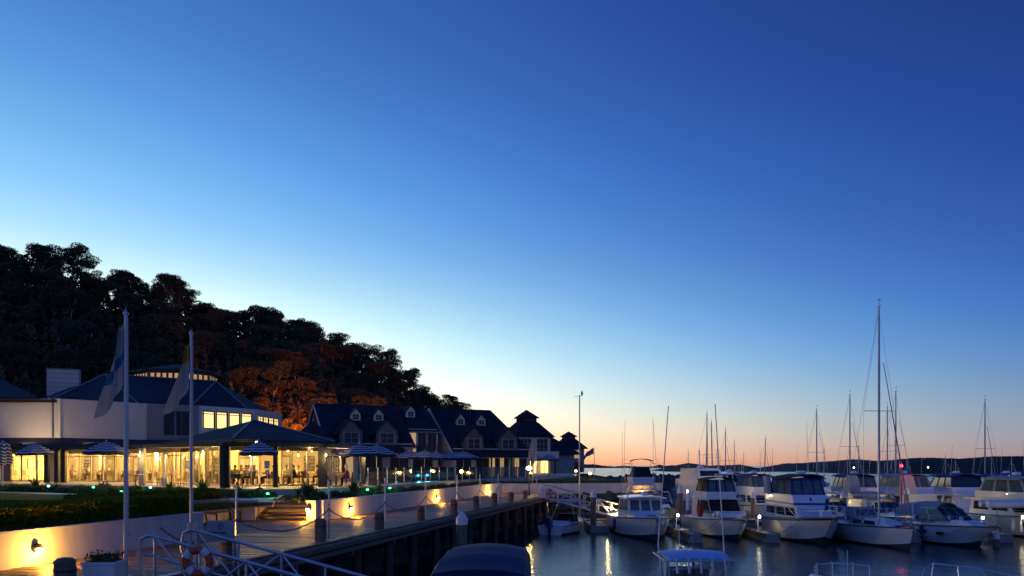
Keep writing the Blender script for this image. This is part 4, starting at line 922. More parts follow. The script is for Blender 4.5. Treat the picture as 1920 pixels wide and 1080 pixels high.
# ---------------------------------------------------------------- gangways
def ring_buoy(label, c, n, r=.33, tube=.075):
    o = thing('lifebuoy', label, 'lifebuoy', c); n = Vector(n).normalized(); u = n.cross(Vector((0, 0, 1))).normalized(); v = Vector((0, 0, 1))
    pts = [u*math.cos(a)*(r-tube)+v*math.sin(a)*(r-tube) for a in np.linspace(0, 2*math.pi, 33)[:-1]]
    MB().tube(pts, tube, 10, closed=True).build('ring', m_buoy, o, True)
    for k in range(4): MB().tube(pts[8*k+2:8*k+6], tube*1.06, 10).build('band', m_reflect, o, True)
    MB().tube([u*math.cos(a)*(r+.02+.02*abs(math.sin(2*a)))+v*math.sin(a)*(r+.02+.02*abs(math.sin(2*a)))+n*.02 for a in np.linspace(0, 2*math.pi, 29)[:-1]], .012, 5, closed=True).build('grab_rope', m_rope, o)
    return o
def gangway(label, a0, b0, dr, L, dz, nseg, r, hh=1.0):
    """two trussed side rails a0, b0 (feet of the left and right side) and a ribbed deck"""
    o = thing('gangway', label, 'gangway', a0); dr = Vector(dr); Z = Vector((0, 0, 1))
    for base, nm_ in ((a0, 'side_rail'), (b0, 'side_rail')):
        P_ = lambda t, h: base+dr*L*t-Z*dz*t+Z*h
        c = [P_(0, 0), P_(-.02, hh*.5), P_(-.012, hh*.86), P_(.012, hh*.98), P_(.05, hh), P_(1, hh)]
        MB().tube(c, r, 8).build('hand_rail', m_alu, o, True, world=True)
        MB().tube([P_(0, hh*.55), P_(1, hh*.55)], r*.7, 7).build('mid_rail', m_alu, o, True, world=True)
        MB().beam(P_(0, 0), P_(1, 0), r*1.6, r*2.4).build('bottom_chord', m_alu, o, world=True)
        for i in range(nseg+1): MB().tube([P_(i/nseg*.96+.03, 0), P_(i/nseg*.96+.03, hh)], r*.75, 6).build('upright', m_alu, o, True, world=True)
        for i in range(nseg):
            t0, t1 = i/nseg*.96+.03, (i+1)/nseg*.96+.03; 
            if i % 2: t0, t1 = t1, t0
            MB().tube([P_(t0, hh), P_(t1, 0)], r*.6, 6).build('brace', m_alu, o, True, world=True)
    n = int(L/.3)
    for i in range(n):
        t = (i+.5)/n; MB().beam(a0+dr*L*t-Z*dz*t+Z*.03, b0+dr*L*t-Z*dz*t+Z*.03, .24, .03).build('tread', m_alu, o, world=True)
    return o
gd = Vector((.98, -.2, 0)).normalized()
ga, gb = Vector((-8.05, 17.55, DZ)), Vector((-7.75, 19.1, DZ))
gangway('near aluminium gangway with trussed rails descending to the right', ga, gb, gd, 8.0, 1.85, 7, .042)
ring_buoy('orange lifebuoy with pale bands hung on the near gangway rail', (-6.76, 17.2, 2.72), (0, -1, .0), .34, .085)
sg = thing('sign', 'grey marina notice board with round emblem behind the near gangway rails', 'sign', (-7.1, 19.5, 2.25)); 
MB().box((0, 0, .95), (.64, .03, .5)).build('sign_panel', mat('sign_panel_grey', (.3, .33, .38), .5, noise=(3, .08)), sg)
for x in (-.3, .3): MB().lathe([(.02, -.0), (.02, 1.22)], (x, .04, 0), 6).build('sign_post', m_alu, sg)
mi = mat('sign_ink', (.04, .05, .09), .6)
MB().tube([(.065*math.cos(a), -.02, 1.06+.075*math.sin(a)) for a in np.linspace(0, 6.283, 20)[:-1]], .008, 5, closed=True).box((0, -.02, 1.06), (.012, .008, .09)).box((0, -.02, 1.09), (.05, .008, .012)).build('emblem', mi, sg)
mb = MB(); x = -.26
for wl in (9, 2, 6):
    for k in range(wl): mb.box((x, -.02, .9-.02*0), (.013, .008, random.choice([.03, .04, .045]))); x += .02
    x += .03
mb.build('lettering', mi, sg)
for x, y, lab in ((-.62, -.25, 'left of two short timber guide posts lit amber at the near gangway head'), (-.44, -.22, 'right of two short timber guide posts lit amber at the near gangway head')):
    MBo = MB().lathe([(.06, 0), (.06, 1.08), (.045, 1.13)], (0, 0, 0), 8).build('guide_post', m_beigecanvas, None, True, off=None); MBo.location = Vector((-7.1+x, 19.4+y, DZ)); tag(MBo, lab, 'post')
g2a, g2b = Vector((2.35, 61.9, DZ)), Vector((2.35, 63.2, DZ))
gangway('far aluminium truss gangway descending right from the boardwalk end', g2a, g2b, (1, 0, 0), 6.5, 1.75, 6, .04, 1.05)
ring_buoy('orange lifebuoy on the head of the far gangway', (2.95, 61.6, 2.6), (0, -1, 0), .36, .09)
p = xz(1018, 61.5, DZ); o = thing('cabinet', 'pale service cabinet at the head of the far gangway', 'cabinet', p); MB().box((0, 0, .35), (.5, .35, .7)).build('body', m_cap, o); MB().box((0, -.185, .35), (.4, .03, .55)).build('door', m_reflect, o); MB().box((0, 0, .72), (.55, .4, .05)).build('lid', m_cap, o)
# street lamp with the brightest globe
p = xz(992, 66, LZ); o = thing('lamp_post', 'lamp post with one bright globe before the nearer tower house', 'lamp post', p)
MB().lathe([(.09, -.9), (.05, .2), (.04, 1.25), (.12, 1.3)], (0, 0, 0), 8).build('post', m_blackmetal, o, True); MB().lathe([(.1, 1.28), (.22, 1.38), (.22, 1.5), (.1, 1.6)], (0, 0, 0), 10).build('globe', m_bulb, o, True); MB().lathe([(.2, 1.6), (.05, 1.7)], (0, 0, 0), 10).build('cap', m_blackmetal, o)
lamp('lamp_light', p+Vector((0, -.35, 1.42)), 200, (1, .66, .22), o, .1)
for px, Y, z, lab in ((1080, 112, 3.3, 'small path lamp in front of the farther tower'), (865, 66, 3.6, 'small path lamp by the pool fence near the middle lamp'), (1106, 88, 3.2, 'low garden lamp on the lawn right of the towers')):
    p = xz(px, Y, z); o = thing('path_lamp', lab, 'lamp', p); MB().lathe([(.04, -.2), (.04, .55)], (0, 0, 0), 6).build('post', m_blackmetal, o); MB().lathe([(.05, .55), (.13, .62), (.13, .74), (.04, .8)], (0, 0, 0), 8).build('globe', m_bulb, o); lamp('lamp_light', p+Vector((0, -.2, .75)), 30, (1, .6, .25), o)

# ---------------------------------------------------------------- garden
def spiky(h, n, k):
    o = thing('flax_plant', '', 'plant', group='spiky flax plants in the garden bed'); rr = random.Random(k); mb = MB()
    for i in range(n):
        a = rr.uniform(0, 6.283); l = h*rr.uniform(.6, 1.1); t = rr.uniform(.15, .75); w = .035*h/.8; d = Vector((math.cos(a), math.sin(a), 0)); s = Vector((-d.y, d.x, 0))
        pts = [d*l*t*u**1.4+Vector((0, 0, l*(u-.38*t*u*u*u))) for u in (0, .35, .7, 1)]
        vs = []; 
        for q, ww in zip(pts, (w*.6, w, w*.7, .004)): vs += [q-s*ww, q+s*ww]
        mb.add(vs, [(2*j, 2*j+1, 2*j+3, 2*j+2) for j in range(3)])
    mb.build('leaves', m_leafg, o); return o
sp = [spiky(.85, 46, 1), spiky(1.15, 60, 2), spiky(.6, 40, 3)]
def bush(k):
    o = thing('garden_shrub', '', 'shrub', group='low shrubs in the garden bed'); g = np.random.default_rng(k); d = g.normal(size=(650, 3)); d /= np.linalg.norm(d, axis=1)[:, None]; d[:, 2] = abs(d[:, 2])
    V, Fc = leaf_quads(d*g.uniform(.6, 1.05, (650, 1))*np.array([.62, .55, .5]), .07); mesh_obj('foliage', V, Fc, m_leafg, o); MB().lathe([(.05, -.1), (.03, .3)], (0, 0, 0), 5).build('stem', m_bark, o); return o
bs = [bush(21), bush(22), bush(23)]
first = set()
def place(src, px, Y, z, lab, s=1.0):
    k = id(src); o = src if k not in first else dup(src); first.add(k)
    o.location = xz(px, Y, z); o.rotation_euler = (0, 0, random.uniform(0, 6)); o.scale = (s,)*3; o['label'] = lab; return o
for i, (px, Y, k, s, lab) in enumerate([(66, 55.5, 0, 1.2, 'under the open striped umbrella at the left doors'), (105, 52, 2, 1.2, 'right of the first cyan garden light'), (190, 50, 2, 1.3, 'beside the green light below the second umbrella'), (318, 46.5, 0, 1.0, 'left of the shorter flagpole base'),
     (380, 44, 1, .95, 'right of the shorter flagpole'), (449, 42.6, 0, .9, 'at the bed end by the corner post'), (575, 38.6, 1, .9, 'above the long wall beyond the steps'), (590, 40, 2, 1.2, 'behind the tall one above the long wall'), (662, 43.2, 1, .95, 'just right of the blue pool strip'), (712, 48, 2, 1.2, 'by the second green garden light'), (560, 42, 2, 1.1, 'in front of the glass dining corner'), (230, 49.5, 2, .9, 'below the taller flagpole in the bed'), (20, 56.5, 2, .8, 'at the far left bed below the doors')]):
    place(sp[k], px, Y, LZ, 'spiky flax plant '+lab, s)
places = ['left doors', 'left doors', 'second umbrella', 'second umbrella', 'patio heater', 'shorter flagpole', 'corner post', 'glass dining corner', 'glass dining corner', 'pool strip']
for i in range(74):
    px = -20+i*7.2+random.uniform(-3, 3); Y = np.interp(px, [-20, 240, 300, 420, 520], [54.5, 48.5, 46.2, 42.6, 41.5])+random.uniform(-1.9, 1.6)
    place(bs[i % 3], px, Y, LZ-.02, 'low leafy shrub in the bed between lawn and patio, below the '+places[min(9, i//8)], random.uniform(.55, .95))
for i in range(60):
    s = 12.8+i*.59; zone_ = 'near the garden steps' if i < 15 else 'above the first long wall lamp' if i < 25 else 'above the middle wall lamp' if i < 45 else 'toward the wall corner'
    p = sw(s, 5.9+random.uniform(0, 2.2 if i < 20 else 1.2), LZ-.02); k = bs[i % 3]; o = dup(k); o.location = p; o.scale = (random.uniform(.5, .8),)*3; o.rotation_euler = (0, 0, random.uniform(0, 6)); o['label'] = 'low leafy shrub on top of the long wall, '+zone_
for i in range(26):
    p = K+(SEA1-K)*(i/25)+Vector((0, .9+random.uniform(0, .6), 0)); o = dup(bs[i % 3]); o.location = (p.x, p.y, LZ-.05); o.scale = (.9, .9, .55); o['label'] = 'low leafy shrub in the strip above the sea wall, '+('left of the lamp post' if i < 5 else 'behind the far gangway' if i < 16 else 'toward the sea wall lamp')
gl0 = [(91, 914.5, 46.6, 'c', 'below the first umbrella'), (175, 916.5, 45.9, 'g', 'below the second umbrella'), (227, 925, 44.8, 'g', 'at the taller flagpole'), (282, 917, 45.6, 'c', 'beside the turquoise post'), (376, 925, 40.8, 'g', 'right of the shorter flagpole'), (502, 929, 40.2, 'g', 'above the garden steps'), (689, 921.5, 44.5, 'g', 'right of the pool strip'), (731, 918, 48.5, 'g', 'below the pair of umbrellas'), (745, 911.5, 60, 'c', 'by the pool fence'), (786, 912.5, 64, 'c', 'at the pool edge')]
for px, py, Y, c, lab in gl0:
    p = at(px, py, Y); p.z = max(p.z, LZ+.12); cc = (.1, .8, 1) if c == 'c' else (.05, 1, .3)
    o = thing('garden_light', ('cyan' if c == 'c' else 'green')+' garden spike light in the planting '+lab, 'light', p)
    MB().lathe([(.012, -.3), (.012, -.03), (.05, -.02), (.06, .06)], (0, 0, 0), 8).build('spike', m_blackmetal, o); MB().lathe([(.055, .06), (.07, .1), (.03, .14)], (0, 0, 0), 8).build('bulb', m_cyan if c == 'c' else m_green, o)
    lamp('lamp_light', p+Vector((0, -.1, .3)), 16 if c == 'c' else 12, cc, o, .04)
tag(MB().slab([xz(636, 44.6, LZ+.2), xz(656, 44.6, LZ+.2), xz(658, 45.9, LZ+.2), xz(636, 45.9, LZ+.2)], .1).build('pool', m_pool), kind='structure')
lamp('pool_light', xz(646, 45.2, LZ+.75), 22, (.1, .7, 1), None, .1)

# pool behind a glass fence
pool = [xz(760, 60, PZ+.01), xz(822, 66, PZ+.01), xz(812, 73, PZ+.01), xz(738, 66, PZ+.01)]
tag(MB().poly(pool).build('pool', m_pool), kind='structure')
for px, Y in ((785, 64.5), (802, 66.5)): lamp('pool_light', xz(px, Y, PZ+.5), 40, (.1, .75, 1), None, .1)
fl = [V2(690, 50.3, 0), V2(772, 59.5, 0), V2(905, 75, 0), V2(1000, 84, 0)]; fn = thing('glass_fence', 'low glass pool fence with slim posts around the sun loungers', 'fence', (fl[0].x, fl[0].y, PZ))
for a, b in zip(fl, fl[1:]):
    n = int((b-a).length/1.7)
    for i in range(n+1):
        p = a+(b-a)*i/n; MB().lathe([(.028, PZ), (.028, PZ+1.2)], (p.x, p.y, 0), 6).build('fence_post', m_steel, fn, world=True)
        if i < n: q = a+(b-a)*(i+1)/n; MB().wall(p+(q-p)*.04, q-(q-p)*.04, PZ+.08, PZ+1.17, .012).build('glass_panel', g_fence, fn, world=True)

def umbrella(R_, sag, h, canopy_m=m_stripe):
    o = thing('umbrella', '', 'umbrella', group='striped umbrellas'); n = 8; rings = 6; vs = []; uv = []
    for k in range(rings+1):
        t = k/rings; r = R_*t
        for j in range(n*3+1):
            a = 2*math.pi*j/(n*3); f = math.cos(((j % 3)/3-.5)*2*math.pi/n*1.0)/1.0; sg = 1 if j % 3 == 0 else .965
            vs.append((r*math.cos(a)*sg, r*math.sin(a)*sg, h-sag*t**1.25-(0 if j % 3 == 0 else .04*t))); uv.append((j/(n*3), t))
    for j in range(n*3+1): x, y, z = vs[rings*(n*3+1)+j]; vs.append((x*1.005, y*1.005, z-.16)); uv.append((j/(n*3), 1.09))
    w = n*3+1; fs = [(k*w+j, k*w+j+1, (k+1)*w+j+1, (k+1)*w+j) for k in range(rings+1) for j in range(w-1)]
    me = bpy.data.meshes.new('canopy'); me.from_pydata(vs, [], fs); me.materials.append(canopy_m); ul = me.uv_layers.new(name='UVMap')
    for l in me.loops: ul.data[l.index].uv = uv[l.vertex_index]
    c = bpy.data.objects.new('canopy', me); COL.objects.link(c); c.parent = o
    MB().lathe([(.025, 0), (.025, h+.05), (.04, h+.06), (.01, h+.14)], (0, 0, 0), 8).build('pole', m_cap, o, True); MB().lathe([(.3, 0), (.3, .06), (.06, .1), (.05, .3)], (0, 0, 0), 12).build('base', m_blackmetal, o)
    mb = MB()
    for k in range(n): a = 2*math.pi*k/n; mb.beam((0, 0, h-.12), (R_*.97*math.cos(a), R_*.97*math.sin(a), h-sag-.04), .018, .025)
    mb.build('ribs', m_cap, o); return o
U = umbrella(1.75, .62, 2.75); fu = [0]
for px, Y, s, lab in ((68, 57.8, .71, 'left striped umbrella in front of the white glazed doors'), (201, 52.6, .84, 'striped umbrella behind the taller flagpole'), (487, 44.9, .62, 'striped umbrella under the bright pavilion lamp'), (676, 50.6, .78, 'left of the overlapping pair of umbrellas past the pavilion'), (706, 53, .8, 'right of the overlapping pair of umbrellas past the pavilion'),
       (626, 60, .62, 'small striped umbrella seen between the pavilion posts'), (766, 77, .85, 'first striped umbrella by the pool loungers'), (795, 73, .88, 'second striped umbrella by the pool loungers, taller one'), (818, 80, .85, 'third striped umbrella by the pool loungers'), (846, 84, .8, 'fourth striped umbrella by the pool loungers'), (870, 79, .88, 'last striped umbrella of the pool row'),
       (947, 92, .75, 'blue striped umbrella before the lit tower doors'), (1000, 96, .75, 'striped umbrella behind the bright lamp post'), (1029, 100, .85, 'striped umbrella right of the bright lamp post')):
    o = U if not fu[0] else dup(U); fu[0] = 1
    o.location = xz(px, Y, PZ); o.scale = (s, s, 1.06 if px < 400 else .98); o.rotation_euler = (random.uniform(-.04, .04), random.uniform(-.04, .04), random.uniform(0, 1)); o['label'] = lab
# furled zigzag umbrella at the left edge
uo = thing('umbrella', 'furled black and white zigzag umbrella at the left edge', 'umbrella', xz(5, 52, PZ)); vs = []; uv = []; w = 25
for k, (r, z) in enumerate([(.03, 2.9), (.38, 2.75), (.5, 2.2), (.58, 1.75), (.5, 1.35)]):
    for j in range(w): a = 2*math.pi*j/24; q = r*(1+.13*math.cos(a*6)); vs.append((q*math.cos(a), q*math.sin(a), z)); uv.append((j/24, k/4))
me = bpy.data.meshes.new('canopy'); me.from_pydata(vs, [], [(k*w+j, k*w+j+1, (k+1)*w+j+1, (k+1)*w+j) for k in range(4) for j in range(24)]); me.materials.append(m_chev); ul = me.uv_layers.new(name='UVMap')
for l in me.loops: ul.data[l.index].uv = uv[l.vertex_index]
c = bpy.data.objects.new('canopy', me); COL.objects.link(c); c.parent = uo; MB().lathe([(.03, 0), (.03, 2.95)], (0, 0, 0), 8).build('pole', m_cap, uo)
# sun loungers
ln = thing('sun_lounger', '', 'lounger', group='sun loungers by the pool'); mc_ = mat('pale_mesh_cloth', (.5, .46, .42), .8, noise=(5, .1))
MB().box((0, 0, .32), (1.35, .62, .05)).build('seat', mc_, ln); MB().beam((.66, 0, .33), (1.15, 0, .85), .62, .04).build('backrest', mc_, ln)
for x, y in ((-.6, -.27), (-.6, .27), (.55, -.27), (.55, .27)): MB().beam((x, y, 0), (x, y, .31), .04, .04).build('leg', m_cap, ln)
for i in range(10):
    o = ln if i == 0 else dup(ln); px = 702+i*17.5; o.location = xz(px, np.interp(px, [700, 870], [56, 80]), PZ); o.rotation_euler = (0, 0, R(105)+random.uniform(-.06, .06))
    o['label'] = ORD[i]+' sun lounger from the pavilion end of the pool row'

# ---------------------------------------------------------------- dining tables, chairs and people
ch0 = thing('dining_chair', '', 'chair', group='dining room chairs')
MB().box((0, 0, .45), (.44, .44, .05)).build('seat', m_chair, ch0); MB().beam((-.21, 0, .47), (-.27, 0, .9), .42, .04).build('backrest', m_chair, ch0)
for x, y in ((-.19, -.19), (-.19, .19), (.19, -.19), (.19, .19)): MB().beam((x, y, 0), (x, y, .43), .035, .035).build('leg', m_wood, ch0)
tb0 = thing('dining_table', '', 'table', group='dining tables'); MB().lathe([(.5, .72), (.52, .73), (.52, .76), (.5, .77)], (0, 0, 0), 16).build('tabletop', m_tablew, tb0); MB().lathe([(.25, 0), (.25, .03), (.04, .06), (.04, .72)], (0, 0, 0), 10).build('pedestal', m_blackmetal, tb0)
m_skin = mat('skin', (.5, .3, .2), .6, noise=(8, .08)); m_shoe = mat('shoe_leather', (.03, .025, .02), .5)
def person_mesh(k, shirt, trousers, lean=.0, reach=.3, turn=0.0):
    r = random.Random(k); P_ = [(0, 0, .52), (.0+lean*.3, 0, .68), (lean, 0, .92), (lean+.02, 0, 1.05), (lean+.06, .0, 1.17), (lean+.07, 0, 1.27)]
    E = [(0, 1), (1, 2), (2, 3), (3, 4), (4, 5)]; Rr = [.15, .145, .155, .062, .088, .075]
    for sg in (-1, 1):
        b = len(P_); P_ += [(.02, sg*.1, .52), (.42, sg*.13, .52), (.4, sg*.13, .1), (.53, sg*.14, .05)]; E += [(0, b), (b, b+1), (b+1, b+2), (b+2, b+3)]; Rr += [.095, .07, .048, .045]
        b = len(P_); P_ += [(lean+.0, sg*.19, .97), (lean+.1, sg*.25, .74), (lean+reach*.7, sg*.2, .8), (lean+reach, sg*.15, .82), (lean+reach+.08, sg*.13, .82)]; E += [(2, b), (b, b+1), (b+1, b+2), (b+2, b+3), (b+3, b+4)]; Rr += [.07, .052, .04, .035, .03]
    me = bpy.data.meshes.new('body'); me.from_pydata(P_, E, []); o = bpy.data.objects.new('tmp', me); COL.objects.link(o)
    o.modifiers.new('s', 'SKIN'); sv = me.skin_vertices[0].data
    for i, q in enumerate(Rr): sv[i].radius = (q, q)
    sv[2].radius = (.12, .17); sv[1].radius = (.11, .14); sv[0].use_root = True
    sb = o.modifiers.new('b', 'SUBSURF'); sb.levels = 2; sb.render_levels = 2
    dg = bpy.context.evaluated_depsgraph_get(); m2 = bpy.data.meshes.new_from_object(o.evaluated_get(dg)); bpy.data.objects.remove(o); bpy.data.meshes.remove(me)
    m2.name = 'body'; m2.materials.clear()
    for q in (shirt, trousers, m_skin, m_shoe): m2.materials.append(q)
    for f in m2.polygons:
        c = f.center; f.use_smooth = True
        f.material_index = 2 if c.z > 1.03 or (c.x > lean+reach*.55 and c.z > .7) else 3 if c.z < .1 else 1 if c.z < .62 else 0
    return m2, lean
def person(label, loc, rz, pm, hairm, hair='short', group=None):
    me, lean = pm; o = thing('person', label, 'person', loc, rz, group); b = bpy.data.objects.new('body', me); COL.objects.link(b); b.parent = o
    hc = Vector((lean+.065, 0, 1.245)); k = .115 if hair == 'short' else .125
    mb = MB(); rings = []
    for i in range(7):
        t = i/6*math.pi*.62; rings.append([hc+Vector((-.02+k*math.sin(t)*math.cos(a)*1.08*(1 if math.cos(a) < .2 else .8), k*.9*math.sin(t)*math.sin(a), k*math.cos(t)*1.1-(.05 if (hair == 'long' and math.cos(a) < 0 and i > 4) else 0))) for a in np.linspace(0, 2*math.pi, 13)[:-1]])
    mb.loft(rings).build('hair', hairm, o, True)
    fc = MB().add([hc+Vector(v) for v in ((.09, -.015, -.04), (.09, .015, -.04), (.12, 0, -.035), (.085, 0, .01))], [(0, 1, 2), (0, 2, 3), (2, 1, 3)])
    for y in (-.033, .033): fc.box(hc+Vector((.083, y, .0)), (.012, .02, .012), mi=1)
    fc.box(hc+Vector((.083, 0, -.068)), (.01, .045, .01), mi=2)
    for y in (-.085, .085): fc.box(hc+Vector((.0, y, -.02)), (.035, .015, .05))
    fc.build('face', [m_skin, m_shoe, mat('lip', (.3, .1, .08), .5)], o); return o
sh = {n: mat('shirt_'+n, c, .85, noise=(6, .12)) for n, c in dict(white=(.7, .68, .64), navy=(.03, .04, .09), grey=(.3, .3, .32), red=(.35, .06, .04), tan=(.4, .28, .16), blue=(.15, .25, .42), black=(.02, .02, .022), pink=(.5, .28, .25)).items()}
hr = {n: mat('hair_'+n, c, .7, noise=(20, .2)) for n, c in dict(white=(.6, .58, .52), brown=(.08, .045, .025), dark=(.02, .015, .012), grey=(.25, .24, .22), blond=(.4, .28, .12)).items()}
tr_ = mat('dark_trousers', (.03, .03, .04), .85); tr2 = mat('beige_trousers', (.3, .25, .18), .85)
pms = {}
def PM(shirt, t=0): 
    if (shirt, t) not in pms: pms[shirt, t] = person_mesh(len(pms), sh[shirt], tr_ if t == 0 else tr2, .04+.05*(len(pms) % 3), .28+.05*(len(pms) % 2))
    return pms[shirt, t]
tables = [  # photo column, depth, floor, description, seats (shirt, trousers, hair colour, hair, angle)
 (150, 69.0, 'behind the left glass doors', [('white', 0, 'grey', 'short', 3.3), ('pink', 1, 'brown', 'long', 1.2)]),
 (182, 68.0, 'behind the second pair of glass doors', [('tan', 0, 'brown', 'short', 2.8), ('grey', 0, 'dark', 'short', .3), ('white', 1, 'blond', 'long', 4.6)]),
 (222, 66.5, 'just left of the taller flagpole inside', [('pink', 0, 'brown', 'long', 3.0), ('tan', 1, 'dark', 'short', .2)]),
 (272, 64.0, 'right of the turquoise post inside', [('tan', 0, 'dark', 'short', 3.4)]),
 (378, 58.5, 'right of the shorter flagpole inside', [('white', 0, 'brown', 'short', 3.2), ('tan', 0, 'dark', 'short', 1.6), ('white', 1, 'blond', 'long', .1)]),
 (408, 56.5, 'just left of the corner double post inside', [('red', 0, 'brown', 'short', 3.1), ('grey', 1, 'dark', 'short', 4.7)]),
 (446, 54.0, 'right of the corner double post inside', [('white', 0, 'grey', 'short', 3.2), ('white', 1, 'brown', 'short', .0), ('tan', 0, 'dark', 'short', 1.6), ('pink', 1, 'blond', 'long', 4.7)]),
 (482, 53.8, 'under the umbrella with the bright lamp, inside', [('blue', 0, 'dark', 'short', 3.0), ('grey', 0, 'grey', 'short', .1), ('white', 1, 'white', 'short', 1.6)]),
 (532, 55.0, 'right of the third dark post inside', [('navy', 0, 'dark', 'short', 3.2), ('white', 0, 'brown', 'short', .0), ('white', 1, 'grey', 'short', 4.7)]),
 (578, 57.0, 'near the right glass corner inside', [('white', 0, 'blond', 'long', .2), ('tan', 0, 'brown', 'short', 3.2)]),
 (630, 50.6, 'outside at the end of the pavilion', [('red', 0, 'white', 'short', 3.14), ('red', 0, 'brown', 'short', 0.0)])]
side = ['left', 'right', 'far', 'near']; tf = cf = False
for ti, (px, Y, where, seats) in enumerate(tables):
    p = xz(px, Y, PZ+.014); t = tb0 if not tf else dup(tb0); tf = True; t.location = p; t['label'] = 'round white topped table '+where
    angs = {'left': [], 'right': [], 'near': [], 'far': []}
    for (s_, tt, hc_, hs, a) in seats:
        # a is the facing direction; the seat is on the other side of the table
        d = Vector((math.cos(a), math.sin(a), 0)); q = p-d*.78; sd = 'left' if d.x > .6 else 'right' if d.x < -.6 else 'near' if d.y > 0 else 'far'
        c = ch0 if not cf else dup(ch0); cf = True; c.location = q-d*.02; c.rotation_euler = (0, 0, a); c['label'] = 'wicker chair on the %s side, table %s' % (sd, where)
        lab = 'diner in %s top, %s hair, %s side, %s' % (s_, hc_, sd, where)
        person(lab, q+Vector((0, 0, 0)), a, PM(s_, tt), hr[hc_], hs, 'diners seated at the tables')
    for a in (1.57, 4.71) if len(seats) < 3 else ():
        if any(abs(((a-s[4]+3.14) % 6.283)-3.14) < .7 for s in seats): continue
        d = Vector((math.cos(a), math.sin(a), 0)); c = dup(ch0); c.location = p-d*.85; c.rotation_euler = (0, 0, a); c['label'] = 'empty wicker chair, %s side, table %s' % ('near' if d.y > 0 else 'far', where)
for px, Y, lab in ((30, 70.5, 'inside the white glazed doors at the left'), (47, 70.5, 'second one inside the white glazed doors'), (135, 68.5, 'alone inside the glass right of the veranda pier')):
    c = dup(ch0); c.location = xz(px, Y, PZ+.014); c.rotation_euler = (0, 0, 1.6); c['label'] = 'brown wicker armchair '+lab
# patio furniture outside: low table set with two chairs, heater, menu stands
p = xz(322, 51.5, PZ); t = dup(tb0); t.location = p; t['label'] = 'round table on the open patio behind the shorter flagpole'
for px, a, lab in ((303, 0, 'left'), (342, 3.14, 'right')):
    c = dup(ch0); c.location = xz(px, 51.6, PZ); c.rotation_euler = (0, 0, a); c['label'] = 'outdoor wicker chair on the %s of the open patio table' % lab
p = xz(254, 51.3, PZ); t = dup(tb0); t.location = p; t['label'] = 'round outdoor table beside the turquoise lit post'
p = xz(309, 53, PZ); o = thing('patio_heater', 'tall steel mushroom patio heater standing on the patio', 'heater', p)
MB().lathe([(.24, 0), (.24, .5), (.2, .55)], (0, 0, 0), 12).build('gas_housing', m_steel, o); MB().lathe([(.04, .5), (.04, 1.85), (.09, 1.86), (.09, 2.05)], (0, 0, 0), 8).build('pole', m_steel, o); MB().lathe([(.42, 2.05), (.4, 2.1), (.05, 2.2)], (0, 0, 0), 14).build('reflector', m_steel, o)
for px, Y, lab in ((353, 49.5, 'menu stand on the patio behind the shorter flagpole'), (501, 46.6, 'menu stand beside the pavilion umbrella')):
    o = thing('menu_stand', lab, 'sign', xz(px, Y, PZ)); MB().lathe([(.18, 0), (.18, .02), (.02, .03), (.02, 1.2)], (0, 0, 0), 8).build('post', m_steel, o); MB().box((0, -.03, 1.38), (.3, .03, .42)).build('board', m_blackmetal, o); MB().box((0, -.05, 1.38), (.24, .01, .34)).build('menu_sheet', m_tablew, o)
o = thing('serving_stand', 'low black serving stand left of the pavilion umbrella', 'stand', xz(444, 45.6, PZ)); MB().box((0, 0, .75), (.55, .4, .22)).build('box', m_blackmetal, o)
for x in (-.2, .2): MB().beam((x, 0, 0), (-x, 0, .66), .03, .03).build('leg', m_blackmetal, o)

